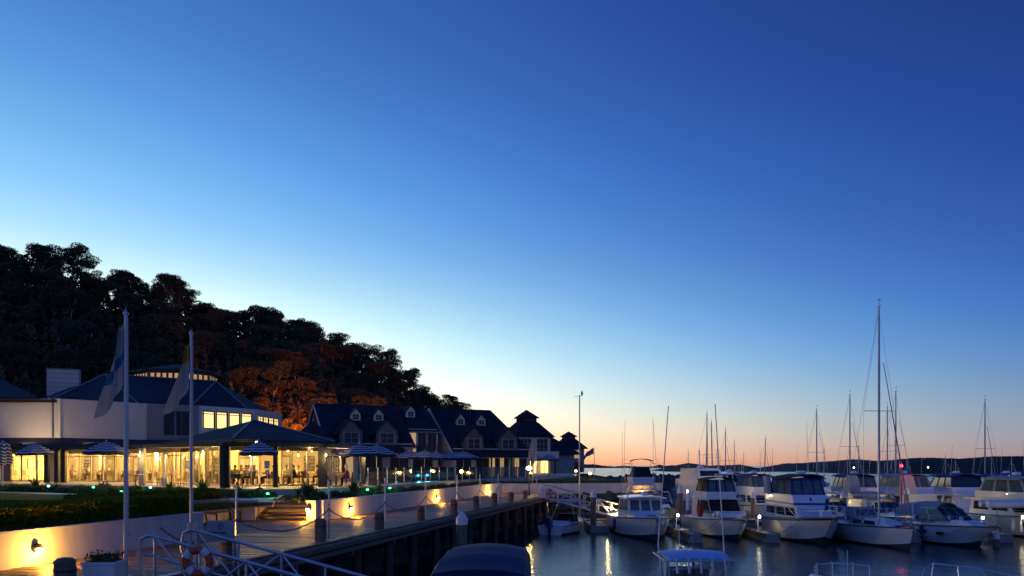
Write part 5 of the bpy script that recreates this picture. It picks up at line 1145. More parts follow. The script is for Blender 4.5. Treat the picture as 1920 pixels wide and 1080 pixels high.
# ---------------------------------------------------------------- boats
def hull(b, L, B, fs, fb, rake=1.0, m=m_white, stripe=m_white, trans=.9, fine=2.1, deckm=None, boot=m_anti):
    """lofted hull, +x is the bow, z=0 the waterline; returns the sheer line of the right side"""
    n = 17; rows = []; sheer = []
    for i in range(n):
        t = i/(n-1); hb = B/2*min(1, trans+(1-trans)*t/.35)*(1-(max(0, t-.38)/.62)**fine); hb = max(hb, .012)
        z = fs+(fb-fs)*t**1.7; x = -L/2+L*t; rk = rake*max(0, (t-.5)/.5)**2
        hc = hb*(.86-.3*max(0, (t-.45)/.55)**1.3); zc = .1+.45*fb*max(0, t-.5)**2*2
        mid = (hb*.62+hc*.38, zc+(z-zc)*.5)
        rows.append([(x-rk*1.25, .0, -.45+.2*max(0, t-.7)), (x-rk*1.1, hc*.96, min(zc, .12)-.06), (x-rk, hc, max(zc, .12)), (x-rk*.5, mid[0], mid[1]), (x-rk*.2, hb*.975, z-.2), (x-rk*.12, hb*.985, z-.1), (x, hb, z)])
        sheer.append(Vector((x, hb, z)))
    mb = MB(); k = 7; mats_band = [1, 1, 0, 0, 2, 0]
    for sg in (1, -1):
        o = len(mb.v); mb.v += [(p[0], p[1]*sg, p[2]) for r in rows for p in r]
        for i in range(n-1):
            for j in range(k-1):
                f = (o+i*k+j, o+(i+1)*k+j, o+(i+1)*k+j+1, o+i*k+j+1); mb.f.append(f if sg < 0 else f[::-1]); mb.m.append(mats_band[j])
    r = rows[0]; mb.add([(p[0], p[1], p[2]) for p in r]+[(p[0], -p[1], p[2]) for p in r[::-1]], [tuple(range(2*k))], 0)
    h = mb.build('hull', [m, boot, stripe], b, True)
    dk = MB()
    for i in range(n-1):
        a, c = rows[i][-1], rows[i+1][-1]; e = .03
        vs = [(a[0], -a[1]*.985, a[2]-e), (a[0], 0, a[2]+.05*a[1]), (a[0], a[1]*.985, a[2]-e), (c[0], -c[1]*.985, c[2]-e), (c[0], 0, c[2]+.05*c[1]), (c[0], c[1]*.985, c[2]-e)]
        dk.add(vs, [(0, 3, 4, 1), (1, 4, 5, 2)])
    dk.build('deck', deckm or m, b, True)
    MB().tube([Vector((p.x, p.y+.012, p.z-.03)) for p in sheer], .035, 6).tube([Vector((p.x, -p.y-.012, p.z-.03)) for p in sheer], .035, 6).build('rub_rail', m_rub, b, True)
    return sheer
def bow_rail(b, sheer, i0, hgt=.65, inset=.1, r=.018, mid=False, every=2):
    top = [Vector((p.x-.05, max(0, p.y-inset), p.z+hgt)) for p in sheer[i0:]]; top[-1].y = 0
    pts = [sheer[i0]+Vector((-.25, -inset, .02))]+top; full = pts+[Vector((p.x, -p.y, p.z)) for p in pts[::-1]][1:]
    mb = MB().tube(full, r, 6)
    if mid: mb.tube([p-Vector((0, 0, hgt*.45)) for p in full], r*.6, 5)
    mb.build('bow_rail', m_steel, b, True)
    for sg in (1, -1):
        for q in top[:-1:every]: MB().tube([(q.x, q.y*sg, q.z), (q.x-.03, (q.y+.03)*sg, q.z-hgt)], r*.85, 5).build('stanchion', m_steel, b, True)
def arch_top(b, name, m, x0, x1, w, z, rise=.12, th=.07, drop=.0, nx=6):
    rings = []
    for i in range(nx+1):
        t = i/nx; x = x0+(x1-x0)*t; zz = z-drop*(2*t-1)**2; ww = w*(1-.04*(2*t-1)**4)
        up = [Vector((x, ww/2*math.sin(a), zz+rise*math.cos(a*1.0)**2 if abs(a) < 1.5 else zz)) for a in np.linspace(-math.pi/2, math.pi/2, 11)]
        rings.append(up+[p-Vector((0, 0, th)) for p in up[::-1]])
    return MB().loft(rings).build(name, m, b, True)
def windows(b, q, us, v0, v1, m=m_tint, name='window', fr=None, wid=.02):
    for u0, u1 in us:
        o = MB().panel(q, u0, u1, v0, v1, .012).build(name, m, b)
        if fr: MB().frame(q, u0, u1, v0, v1, wid, wid*1.6, .025).build('frame', fr, o)
def radar(b, x, y, z, r=.3): MB().lathe([(r*.4, 0), (r, .05), (r*1.02, .16), (r*.8, .24), (.02, .27)], (x, y, z), 14).build('radar_dome', m_white, b, True)
def whip(b, x, y, z, h, rake=-.1, side=0, r=.012): MB().tube([(x, y, z), (x+rake*h, y+side*h, z+h)], r*1.4, 5, r2=r*.7).build('antenna', m_white, b)
def anchor(b, x, z):
    MB().beam((x-.5, 0, z+.03), (x+.12, 0, z+.03), .14, .05).build('anchor_roller', m_steel, b)
    MB().beam((x-.2, 0, z+.07), (x+.16, 0, z-.03), .04, .04).beam((x+.16, 0, z-.03), (x-.02, .17, z-.2), .07, .04).beam((x+.16, 0, z-.03), (x-.02, -.17, z-.2), .07, .04).build('anchor', m_chain, b)
def tubes(b, name, segs, r, m=m_steel):
    mb = MB()
    for s in segs: mb.tube(s, r, 6)
    return mb.build(name, m, b, True)
def fender(b, x, y, z): MB().lathe([(.02, .45), (.1, .38), (.12, .0), (.1, -.3), (.02, -.38)], (x, y, z), 8).build('fender', m_bluecanvas if random.random() < .4 else m_white, b, True)
def hatch(b, x, z, s=.5): MB().frustum(z, (x-s/2, x+s/2, s, s), z+.06, (x-s*.45, x+s*.45, s*.9, s*.9)).build('deck_hatch', m_tint, b)
BOW = R(-90)

# 1 tower sportfisher, bow to the camera
b = thing('sport_fishing_boat', 'white tower boat with black flybridge cover and tall outriggers, bow to camera', 'boat', (8.95, 55.3, 0), BOW+R(1))
s = hull(b, 11.0, 3.85, 1.15, 1.5, .9); bow_rail(b, s, 9, .45, .12); anchor(b, 5.7, 1.5); hatch(b, 3.6, 1.5)
q = MB(); f = q.frustum(1.2, (-1.6, 2.9, 2.9, 1.9), 1.62, (-1.6, 2.3, 2.7, 1.6)); q.build('trunk_cabin', m_white, b, True)
q = MB(); f = q.frustum(1.55, (-1.5, 1.9, 2.75, 2.45), 2.55, (-1.5, 1.2, 2.55, 2.2)); q.build('wheelhouse', m_white, b)
windows(b, f['front'], [(.04, .33), (.36, .64), (.67, .96)], .12, .9, m_clear, 'windscreen', m_white, .015); windows(b, f['left'], [(.08, .45), (.5, .92)], .15, .9, m_clear); windows(b, f['right'], [(.08, .45), (.5, .92)], .15, .9, m_clear)
arch_top(b, 'hard_top', m_white, -1.9, 1.7, 2.95, 2.6, .1, .09)
tubes(b, 'tower_leg', [[(1.1, sg*1.15, 2.6), (.5, sg*.7, 3.5)] for sg in (1, -1)]+[[(-1.4, sg*1.2, 2.6), (-.9, sg*.75, 3.5)] for sg in (1, -1)]+[[(.9, sg*1.02, 2.9), (-1.25, sg*1.08, 2.9)] for sg in (1, -1)]+[[(.75, -.9, 3.15), (.75, .9, 3.15)], [(.9, -1.0, 2.88), (.9, 1.0, 2.88)]], .035, m_alu)
q = MB(); q.frustum(3.42, (-1.1, .75, 1.5, 1.35), 3.98, (-1.1, .85, 1.65, 1.5)); q.build('upper_station', m_white, b, True)
q = MB(); q.frustum(3.98, (-.7, .75, 1.45, 1.2), 4.62, (-.6, .35, 1.2, .95)); q.build('console_cover', m_blackcanvas, b, True)
radar(b, 1.2, 0, 2.72, .28)
tubes(b, 'bimini_frame', [[(-.9, sg*.78, 3.6), (-.3, sg*.72, 5.1)] for sg in (1, -1)]+[[(.5, sg*.74, 3.9), (.3, sg*.72, 5.1)] for sg in (1, -1)]+[[(.2, -.7, 4.68), (.2, .7, 4.68)]], .022)
arch_top(b, 'bimini_top', m_greycanvas, -.6, .5, 1.5, 5.12, .12, .04)
for sg in (1, -1):
    MB().tube([(-.3, sg*1.0, 2.6), (-.5, sg*1.12, 5.0), (-.9, sg*.98, 7.9)], .02, 5, r2=.01).tube([(-.3, sg*.72, 4.9), (-.5, sg*1.12, 4.9)], .015, 4).tube([(-.4, sg*1.12, 4.4), (-.4, sg*1.3, 5.2), (-.4, sg*.95, 5.2)], .01, 4).build('outrigger', m_alu, b)
    whip(b, -1.4, sg*1.1, 2.6, 5.6 if sg > 0 else 4.6, -.03)
for y in (-.4, .1, .5): fender(b, 1.0, 2.02 if y > 0 else -2.02, .75)

# 2 cruiser with black canopy
b = thing('motor_cruiser', 'white cruiser with arched black bimini, dark window covers and dinghy on the foredeck', 'boat', (14.3, 55.1, 0), BOW+R(1))
s = hull(b, 10.4, 3.35, 1.05, 1.4, 1.0, trans=.92); bow_rail(b, s, 9, .5, .12, mid=True); anchor(b, 5.4, 1.4)
q = MB(); f = q.frustum(1.1, (-2.6, 3.2, 2.7, 1.7), 1.5, (-2.6, 2.5, 2.5, 1.4)); q.build('trunk_cabin', m_white, b, True)
q = MB(); f = q.frustum(1.48, (-2.6, 1.7, 2.6, 2.1), 2.45, (-2.6, .7, 2.4, 2.0)); q.build('saloon', m_white, b)
q2 = MB(); q2.panel(f['front'], .02, .98, .05, .97, .03); q2.panel(f['left'], .35, .98, .1, .92, .03); q2.panel(f['right'], .35, .98, .1, .92, .03); q2.build('window_cover', m_blackcanvas, b)
arch_top(b, 'saloon_roof', m_white, -2.8, 1.0, 2.75, 2.5, .06, .07)
q = MB(); f = q.frustum(2.52, (-2.2, .45, 2.3, 2.0), 2.98, (-2.2, .6, 2.4, 2.1)); q.build('flybridge', m_white, b)
q = MB(); f = q.frustum(2.98, (-2.1, .5, 2.25, 1.95), 3.78, (-1.8, .1, 2.0, 1.7)); q.build('clear_enclosure', m_clear, b)
mb = MB()
for k in ('front', 'left', 'right'):
    for u in (0.0, .32, .64, .96): mb.panel(f[k], u, u+.04, 0, 1, .015)
mb.build('canvas_seam', m_blackcanvas, b)
arch_top(b, 'bimini_top', m_blackcanvas, -2.0, .4, 2.3, 3.78, .2, .05)
for y in (-.25, .12): MB().lathe([(.02, 0), (.11, .02), (.12, .14), (.02, .2)], (0, y, 4.02), 8).build('horn_light', m_white, b)
whip(b, -1.6, .9, 3.7, 2.4)
# inflatable tender on the foredeck
def inflatable(label, loc, rz, L=2.2, W=1.25, r=.2, m=m_hypalon, tilt=0, floor=m_greycanvas):
    o = thing('dinghy', label, 'dinghy', loc, rz); o.rotation_euler = (tilt, 0, rz)
    pts = [(-L/2, -W/2+r, r), (L*.2, -W/2+r, r), (L*.42, -W*.24, r+.06), (L/2, 0, r+.1), (L*.42, W*.24, r+.06), (L*.2, W/2-r, r), (-L/2, W/2-r, r)]
    MB().tube(pts, r, 10).build('tube', m, o, True); MB().box((-.1, 0, r*.7), (L*.85, W-2*r, .05)).build('floor_board', floor, o); MB().box((-L*.42, 0, r+.06), (.06, W-2*r, .34)).build('transom', m_cap, o); MB().box((0, 0, r+.12), (.22, W-1.6*r, .04)).build('thwart', m_cap, o); return o
o = inflatable('small pale inflatable tender on the foredeck of the black canopy cruiser', (14.25, 52.4, 1.36), R(5), 1.9, 1.1, .17, m_cap)
o = thing('danbuoy', 'red covered rescue buoy with furled orange flag on the cruiser rail', 'buoy', (12.5, 53.2, 1.3))
MB().tube([(0, 0, 0), (0.02, 0, 2.35)], .018, 5).build('staff', m_white, o); MB().lathe([(.03, 1.75), (.09, 1.85), (.08, 2.3), (.03, 2.42)], (0, 0, 0), 8).build('furled_flag', mat('orange_flag', (.6, .22, .04), .8), o, True); MB().lathe([(.05, .05), (.16, .1), (.24, .5), (.2, .9), (.05, 1.0)], (0, 0, 0), 10).build('cover', m_red, o, True)

# 3 big flybridge cruiser with blue canvas
b = thing('flybridge_cruiser', 'large white flybridge cruiser with blue stripe and navy clears enclosure', 'boat', (19.0, 52.2, 0), BOW-R(2))
s = hull(b, 11.0, 3.8, 1.25, 1.75, 1.5, stripe=m_navy, fine=2.4); bow_rail(b, s, 8, .7, .15, mid=True); anchor(b, 5.5, 1.75)
q = MB(); f = q.frustum(1.3, (-3.9, 2.8, 2.95, 2.15), 2.15, (-3.9, 1.8, 2.85, 2.05)); q.build('saloon', m_white, b)
mb = MB()
for k in range(4): mb.panel(f['front'], .08, .92, .12+.21*k, .24+.21*k, .035)
mb.build('front_louvre', m_reflect, b); windows(b, f['left'], [(.08, .33), (.37, .62), (.66, .92)], .3, .88); windows(b, f['right'], [(.08, .33), (.37, .62), (.66, .92)], .3, .88)
q = MB(); f = q.frustum(2.15, (-3.6, 1.75, 2.9, 2.25), 2.9, (-3.6, 1.2, 2.8, 2.15)); q.build('flybridge', m_white, b)
mb = MB()
for k in ('front', 'left', 'right'): mb.panel(f[k], .0, 1, .16, .32, .012)
mb.build('blue_stripe', m_navy, b); MB().panel(f['front'], .47, .53, .5, .72, .02).build('bow_badge', m_navy, b)
q = MB(); f = q.frustum(2.9, (-3.0, 1.05, 2.7, 2.1), 3.95, (-2.7, .5, 2.4, 1.9)); q.build('clear_enclosure', m_clear, b)
mb = MB()
for k in ('front', 'left', 'right'):
    for u in (0.0, .3, .66, .94): mb.panel(f[k], u, u+.06, 0, 1, .016)
    mb.panel(f[k], 0, 1, .86, 1, .018); mb.panel(f[k], 0, 1, 0, .06, .018)
mb.build('canvas_panel', m_bluecanvas, b)
arch_top(b, 'bimini_top', m_blackcanvas, -3.1, .7, 2.6, 3.96, .2, .06); radar(b, -.6, 0, 4.16, .32)
for sg in (-1, 1): MB().frustum(3.0, (-3.3, -2.3, .2, .2), 4.2, (-3.6, -3.0, .2, .2)).build('seat_cover', m_beigecanvas, b).location = (0, sg*1.5, -.15)
whip(b, -2.6, 1.2, 4.2, 3.6); whip(b, -2.6, -1.2, 4.2, 1.8)
tubes(b, 'side_rail', [[(3.4, sg*1.45, 1.5), (2.4, sg*1.75, 2.2), (-2.5, sg*1.85, 2.1)] for sg in (1, -1)], .03, m_white)
MB().beam((3.6, .2, 1.72), (3.0, .5, 2.7), .22, .1).build('furled_cover', m_navy, b); MB().box((3.7, .1, 1.85), (.5, .5, .35)).build('deck_locker', m_reflect, b)

# 4 sailing yacht with the tall mast
def rig(b, mx, z0, H, by, bow, stern, spread=((.47, 1.15),), furl=True, r=.075, cover=m_greycanvas, B=2.8, boom=3.2):
    MB().lathe([(r, z0), (r, z0+H*.7), (r*.6, z0+H)], (mx, 0, 0), 8).build('mast', m_alu, b, True); T = Vector((mx, 0, z0+H))
    for f, w in spread:
        MB().beam((mx, -w, z0+H*f), (mx, w, z0+H*f), .05, .035).build('spreader', m_alu, b)
    f, w = spread[-1]; segs = []
    for sg in (1, -1):
        segs += [[(mx-.1, sg*B*.45, z0-.6)]+[(mx, sg*w_, z0+H*f_) for f_, w_ in spread]+[T-Vector((0, 0, .3))], [(mx-.35, sg*B*.42, z0-.6), (mx, 0, z0+H*spread[0][0]-.1)]]
    segs.append([(stern, 0, z0-.5), T]); tubes(b, 'shroud', segs, .009, m_steel)
    MB().tube([bow, Vector(bow)*.15+Vector((mx, 0, z0+H*.86))*.85], .05 if furl else .012, 7, r2=.02).build('forestay' if not furl else 'furled_headsail', m_greycanvas if furl else m_steel, b, True)
    MB().tube([(mx-.1, 0, z0+1.15), (mx-boom, by, z0+1.2)], .05, 7).build('boom', m_alu, b, True); MB().tube([(mx-.12, 0, z0+1.3), (mx-boom*.5, by*.5, z0+1.36), (mx-boom*.95, by, z0+1.28)], .15, 8, r2=.07).build('sail_cover', cover, b, True)
    MB().beam((mx-.25, 0, z0+H), (mx+.2, 0, z0+H+.03), .03, .03).tube([(mx+.05, 0, z0+H), (mx+.05, .0, z0+H+.45)], .01, 4).beam((mx-.12, 0, z0+H+.42), (mx+.2, 0, z0+H+.42), .02, .05).build('wind_vane', m_blackmetal, b)
b = thing('sailing_yacht', 'white sailing yacht with the tallest mast and furled headsail, bow to camera', 'boat', (22.2, 48.9, 0), BOW+R(3))
s = hull(b, 8.5, 2.75, 1.1, 1.3, .35, trans=.72, fine=1.9, boot=m_anti); bow_rail(b, s, 12, .6, .06, mid=True); anchor(b, 4.4, 1.28)
q = MB(); f = q.frustum(1.1, (-1.6, 2.6, 1.9, .9), 1.55, (-1.5, 1.8, 1.65, .7)); q.build('coachroof', m_white, b, True)
windows(b, f['left'], [(.12, .32), (.42, .68)], .25, .75); windows(b, f['right'], [(.12, .32), (.42, .68)], .25, .75); hatch(b, 2.9, 1.27)
q = MB(); f = q.frustum(1.5, (-2.2, -.9, 1.9, 1.7), 2.15, (-2.2, -1.5, 1.6, 1.3)); q.build('spray_hood', m_greycanvas, b, True); windows(b, f['front'], [(.1, .9)], .2, .8, m_clear)
for k in range(4): tag(MB().tube([(.2*math.cos(a), 0, .2*math.sin(a)) for a in np.linspace(0, 6.28, 14)[:-1]], .03, 5, closed=True).build('rope_coil', m_navy, b)).location = (-.6+.55*k, -1.32, 1.45)
rig(b, .45, 1.5, 12.9, 0, (4.05, 0, 1.35), -4.1, ((.12, .95), (.51, .95)), B=3.0)
tubes(b, 'lifeline', [[(-4.2, sg*1.05, 1.7), (-1, sg*1.48, 1.72), (2.6, sg*.98, 1.85)] for sg in (1, -1)]+[[(-4.3, -.95, 1.1), (-4.3, -.95, 1.75), (-4.3, .95, 1.75), (-4.3, .95, 1.1)]], .012)

# 6 express cruiser with grey canopy
def express(label, loc, rz, L=9.5, B=3.1, can=m_greycanvas, name='express_cruiser', hm=m_white):
    b = thing(name, label, 'boat', loc, rz); s = hull(b, L, B, 1.05, 1.35, 1.5, hm, fine=2.5); bow_rail(b, s, 8, .55, .12); anchor(b, L/2-.05, 1.35)
    q = MB(); f = q.frustum(1.1, (-L*.15, L*.36, B*.72, B*.34), 1.5, (-L*.15, L*.26, B*.62, B*.3)); q.build('foredeck_cabin', hm, b, True); hatch(b, L*.17, 1.49)
    q = MB(); f = q.frustum(1.45, (-L*.2, L*.12, B*.84, B*.62), 2.15, (-L*.2, -L*.02, B*.7, B*.54)); q.build('windscreen', m_tint, b)
    mb = MB()
    for u in (0, .3, .66, .97): mb.panel(f['front'], u, u+.03, 0, 1, .02)
    mb.panel(f['front'], 0, 1, .96, 1, .02)
    for k in ('left', 'right'): mb.panel(f[k], 0, .06, 0, 1, .02); mb.panel(f[k], .5, .54, 0, 1, .02); mb.panel(f[k], 0, 1, .93, 1, .02)
    mb.build('screen_frame', m_alu, b)
    rings = []
    for t in np.linspace(0, 1, 7):
        x = -L*.02-(L*.42)*t; zt = 2.2+.38*math.sin(math.pi*min(1, .25+t*.55))*(1-.35*t); w = B*(.56+.3*min(1, t*2.2))
        rings.append([Vector((x, w/2*math.sin(a)*(1.02 if abs(a) > 1.3 else 1), 1.25+(zt-1.25)*max(0, math.cos(a))**.45)) for a in np.linspace(-math.pi/2, math.pi/2, 11)])
    MB().loft(rings, closed=False, cap=False).build('canopy', can, b, True)
    tubes(b, 'radar_arch', [[(-L*.17, -B*.47, 1.3), (-L*.23, -B*.4, 2.4), (-L*.23, B*.4, 2.4), (-L*.17, B*.47, 1.3)]], .07, m_white); whip(b, -L*.23, .5, 2.4, 1.8)
    for x in (-L*.3, -L*.05): fender(b, x, -B*.5-.08, .7)
    for x in (.9, 2.0): MB().lathe([(.03, .02), (.1, .03), (.1, .22), (.03, .26)], (x, -B*.22, 1.5), 8).build('deck_vent', m_reflect, b)
    for x in (-.5, 1.2): MB().panel(((x-.35, -B*.487, .62), (x+.35, -B*.48, .66), (x+.35, -B*.492, .82), (x-.35, -B*.497, .78)), 0, 1, 0, 1, .02).build('hull_port', m_tint, b)
    return b
express('white express cruiser with rounded grey canopy at the right, bow to camera', (26.9, 49.2, 0), BOW+R(6), 8.5, 2.95)
# 7 big cream cruiser at the right edge, lit by the pier lamp
def flybridge(label, loc, rz, L=12, B=4.2, can=m_greycanvas, fillm=m_clear, hm=m_white, stripe=None, sz=1.0, name='flybridge_cruiser', cover=None):
    b = thing(name, label, 'boat', loc, rz); s = hull(b, L, B, 1.25, 1.6, 1.2, hm, stripe=stripe or hm, fine=2.3); bow_rail(b, s, 8, .65, .14, mid=True)
    q = MB(); f = q.frustum(1.3, (-L*.34, L*.26, B*.8, B*.56), 2.35, (-L*.34, L*.16, B*.74, B*.52)); q.build('saloon', hm, b)
    windows(b, f['left'], [(.06, .3), (.36, .6), (.68, .9)], .3, .85); windows(b, f['right'], [(.06, .3), (.36, .6), (.68, .9)], .3, .85); windows(b, f['front'], [(.06, .47), (.53, .94)], .3, .88)
    MB().slab([(-L*.4, -B*.42, 2.42), (L*.19, -B*.32, 2.42), (L*.19, B*.32, 2.42), (-L*.4, B*.42, 2.42)], .1).build('flybridge_deck', hm, b)
    q = MB(); f = q.frustum(2.42, (-L*.3, L*.13, B*.72, B*.5), 2.95, (-L*.3, L*.15, B*.74, B*.52)); q.build('flybridge', hm, b)
    q = MB(); f = q.frustum(2.95, (-L*.28, L*.12, B*.68, B*.48), 3.85, (-L*.25, L*.06, B*.6, B*.44)); q.build('clear_enclosure', fillm, b)
    mb = MB()
    for k in ('front', 'left', 'right', 'aft'):
        for u in (0.0, .31, .63, .95): mb.panel(f[k], u, u+.05, 0, 1, .016)
        mb.panel(f[k], 0, 1, .88, 1, .018)
    mb.build('canvas_panel', can, b); arch_top(b, 'bimini_top', can, -L*.28, L*.09, B*.64, 3.86, .2, .06)
    for k, x in enumerate((-L*.2, 0, L*.15)): fender(b, x, (B*.5+.08)*(1 if x < L*.1 else .93), .85); fender(b, x, -(B*.5+.08)*(1 if x < L*.1 else .93), .8)
    radar(b, -L*.12, 0, 4.05, .27); whip(b, -L*.2, B*.25, 3.9, 2.6); whip(b, -L*.2, -B*.25, 3.9, 1.6)
    if cover: 
        MB().frustum(2.5, (-L*.41, -L*.3, B*.26, B*.26), 3.95, (-L*.37, -L*.3, B*.17, B*.17)).build('side_canvas', cover, b).location = (0, B*.3, 0)
    return b
flybridge('big cream cruiser at the right edge with upper bimini, lit by a pier lamp', (35.6, 55, 0), BOW-R(2), 12.5, 4.6, m_greycanvas, m_clear, m_cream)
flybridge('flybridge cruiser with beige side canvas behind the express cruiser', (33.7, 70.2, 0), R(92), 11.5, 3.8, m_greycanvas, m_clear, m_white, cover=m_beigecanvas)
flybridge('white flybridge boat with beige stern canvas between blue stripe cruiser and yacht', (25.0, 70.2, 0), R(91), 11.5, 3.7, m_bluecanvas, m_clear, m_white, cover=m_beigecanvas)
flybridge('flybridge boat far right with pale teal upper canopy', (47.0, 70.3, 0), R(90), 12, 4.2, m_reflect, m_clear)
flybridge('white boat with dark flybridge behind the red beacon post', (38.1, 69.9, 0), R(90), 11, 3.9, m_bluecanvas, m_tint, stripe=m_navy)
flybridge('blue striped boat with clears behind the beige canvas cruiser', (42.6, 70.3, 0), R(88), 12, 4.1, m_bluecanvas, m_clear, stripe=m_navy, cover=m_beigecanvas)
flybridge('sport boat with white hardtop behind and between the two left cruisers', (24.0, 87, 0), BOW, 11, 3.6, m_white, m_tint)
flybridge('boat with a blue bow deck tucked behind the black canopy cruiser', (21.3, 69.2, 0), BOW+R(1), 9.5, 3.4, m_bluecanvas, m_clear)
flybridge('dim flybridge boat behind the sailing yacht mast', (29.2, 69.5, 0), R(90), 10, 3.7, m_bluecanvas, m_clear, cover=m_greycanvas)
b = thing('motor_yacht', 'tall white motor yacht with stepped decks behind the first two cruisers', 'boat', (17.2, 71.9, 0), BOW)
s = hull(b, 15, 4.6, 1.4, 2.0, 1.5, fine=2.3); bow_rail(b, s, 8, .7)
for z0, z1, k in ((1.45, 2.5, 1), (2.5, 3.5, .86), (3.5, 4.5, .7)):
    q = MB(); f = q.frustum(z0, (-5.2*k, 4*k, 3.9*k, 3.0*k), z1, (-5.2*k, 3*k, 3.7*k, 2.7*k)); q.build('deckhouse', m_white, b, True); windows(b, f['front'], [(.06, .94)], .35, .8, m_tint); windows(b, f['left'], [(.06, .94)], .35, .75, m_tint)
radar(b, -1, .0, 4.5, .35); MB().tube([(-1.4, 0, 4.5), (-1.6, 0, 6.2)], .05, 6).build('signal_mast', m_white, b)
express('small white bow boat in front of the davit dinghy', (23.2, 57.2, 0), BOW+R(3), 6.5, 2.4, m_beigecanvas)
express('small white boat with striped bow cover behind the express cruiser canopy', (27.0, 57.3, 0), BOW-R(3), 6.6, 2.45, m_beigecanvas)
express('low boat with pale arched canopy behind the first pair of cruisers', (12.6, 69, 0), BOW, 9, 3.3, m_blackcanvas)
express('white cruiser with grey canopy far behind the right express cruiser', (54, 88, 0), BOW, 9.5, 3.3, m_greycanvas)
o = inflatable('brown grey inflatable dinghy slung on stern davits by the capped pile', (28.2, 63.9, 2.1), R(2), 2.9, 1.5, .26)
o = inflatable('white inflatable dinghy hung on the cream cruiser at the right', (33.0, 53.4, 1.95), R(-5), 2.9, 1.5, .25, m_cap)
# small runabout by the far gangway
b = thing('runabout', 'small open runabout with striped bimini and outboard beside the far gangway', 'boat', (3.9, 57.2, 0), R(62))
s = hull(b, 5.4, 2.2, .65, .95, .8); q = MB(); f = q.frustum(.8, (.2, 1.2, 1.7, 1.2), 1.3, (.2, .6, 1.5, 1.0)); q.build('windscreen', m_tint, b)
tubes(b, 'bimini_frame', [[(-.6, -1.0, .7), (-1.3, -.95, 2.2), (-1.3, .95, 2.2), (-.6, 1.0, .7)], [(-.6, -1.0, .7), (.6, -.9, 2.15), (.6, .9, 2.15), (-.6, 1.0, .7)]], .018)
arch_top(b, 'bimini_top', m_greycanvas, -1.4, .9, 1.95, 2.2, .15, .04); MB().frustum(.55, (-3.15, -2.7, .4, .4), 1.25, (-3.2, -2.75, .32, .32)).frustum(-.4, (-2.95, -2.75, .14, .14), .56, (-2.95, -2.75, .16, .16)).build('outboard', m_navy, b)
MB().box((-1.4, 0, .72), (.5, 1.5, .35)).build('seat', m_reflect, b)
tubes(b, 'stern_ladder', [[(-2.7, .6, .6), (-2.95, .6, 1.4)], [(-2.7, .9, .6), (-2.95, .9, 1.4)], [(-2.85, .6, 1.0), (-2.85, .9, 1.0)]], .015)

# ---- boats under the camera
b = thing('covered_boat', 'foreground boat under a ribbed blue canvas cover at the bottom centre', 'boat', (-.55, 18.4, 0), R(88))
s = hull(b, 6.5, 2.35, 1.2, 1.45, .8)
rings = []
for i, t in enumerate(np.linspace(0, 1, 13)):
    x = -3.0+4.6*t; zt = 3.02-.22*abs(2*t-1)**2-.035*(i % 3 != 0)-(.5 if t > .98 else 0); w = 2.05*(1-.05*t)
    rings.append([Vector((x, w/2*c_, 1.15+(zt-1.15)*s_)) for c_, s_ in ((-1.0, 0), (-1.0, .6), (-.98, .84), (-.86, .94), (-.45, .985), (0, 1), (.45, .985), (.86, .94), (.98, .84), (1.0, .6), (1.0, 0))])
MB().loft(rings).build('canvas_cover', m_navycanvas, b, True)
tubes(b, 'stern_rail', [[(1.7, -1.1, 1.4), (1.8, -1.2, 2.1), (2.6, -.8, 2.15), (2.9, -.5, 1.5)], [(1.7, 1.1, 1.4), (1.8, 1.2, 2.1), (2.6, .8, 2.15)]], .016)
# T-top centre console
b = thing('centre_console_boat', 'foreground fishing boat with blue white T-top and two long outriggers', 'boat', (4.9, 21.8, 0), R(90))
s = hull(b, 7.5, 2.5, .8, 1.15, .9)
MB().box((-.1, 0, 1.15), (.9, .8, .9)).build('console', m_white, b)
mT = mat('t_top_panel', (.3, .42, .78), .5, noise=(3, .08)); rings = []
for t in np.linspace(0, 1, 7):
    x = -.95+2.0*t; w = 1.7*(1-.1*abs(2*t-1)**3); zt = 2.33+.1*math.sin(math.pi*t)
    up = [Vector((x, w/2*a, zt+.05*(1-a*a))) for a in np.linspace(-1, 1, 9)]; rings.append(up+[p-Vector((0, 0, .06)) for p in up[::-1]])
MB().loft(rings).build('t_top', mT, b, True)
MB().tube([(-.98, y, 2.3) for y in np.linspace(-.9, .9, 5)], .03, 6).tube([(-.95, -.92, 2.3), (1.05, -.86, 2.3)], .025, 6).tube([(-.95, .92, 2.3), (1.05, .86, 2.3)], .025, 6).build('top_rim', m_alu, b, True)
segs = []
for sg in (1, -1):
    segs += [[(-.75, sg*.8, 2.25), (-.6, sg*.62, .9)], [(.7, sg*.75, 2.25), (.4, sg*.6, .9)], [(-.75, sg*.8, 2.2), (.4, sg*.62, 1.3)], [(-.68, sg*.72, 1.6), (.5, sg*.65, 1.6)]]
segs += [[(-.75, -.72, 2.05), (-.75, 0, 2.12), (-.75, .72, 2.05)]]; tubes(b, 't_top_frame', segs, .035, m_alu)
MB().box((-.2, 0, 1.85), (.05, .06, .75)).build('console_post', m_blackmetal, b); MB().box((.35, 0, 1.75), (.03, 1.1, .5)).build('console_screen', m_clear, b)
for k, y in enumerate((-.62, -.31, 0, .31, .62)): MB().tube([(-1.0, y, 2.36), (-1.12, y, 2.0)], .03, 6).build('rod_holder', m_alu, b)
for sg, dz, dx in ((1, 4.15, .36), (-1, 4.2, .12)):
    MB().tube([(-.2, sg*.86, 2.0), (.1, sg*.9, 2.6), (.5, sg*.9-sg*(.36 if sg > 0 else .14)*1, 2.3+dz)], .026, 6, r2=.012).build('outrigger', m_alu, b)
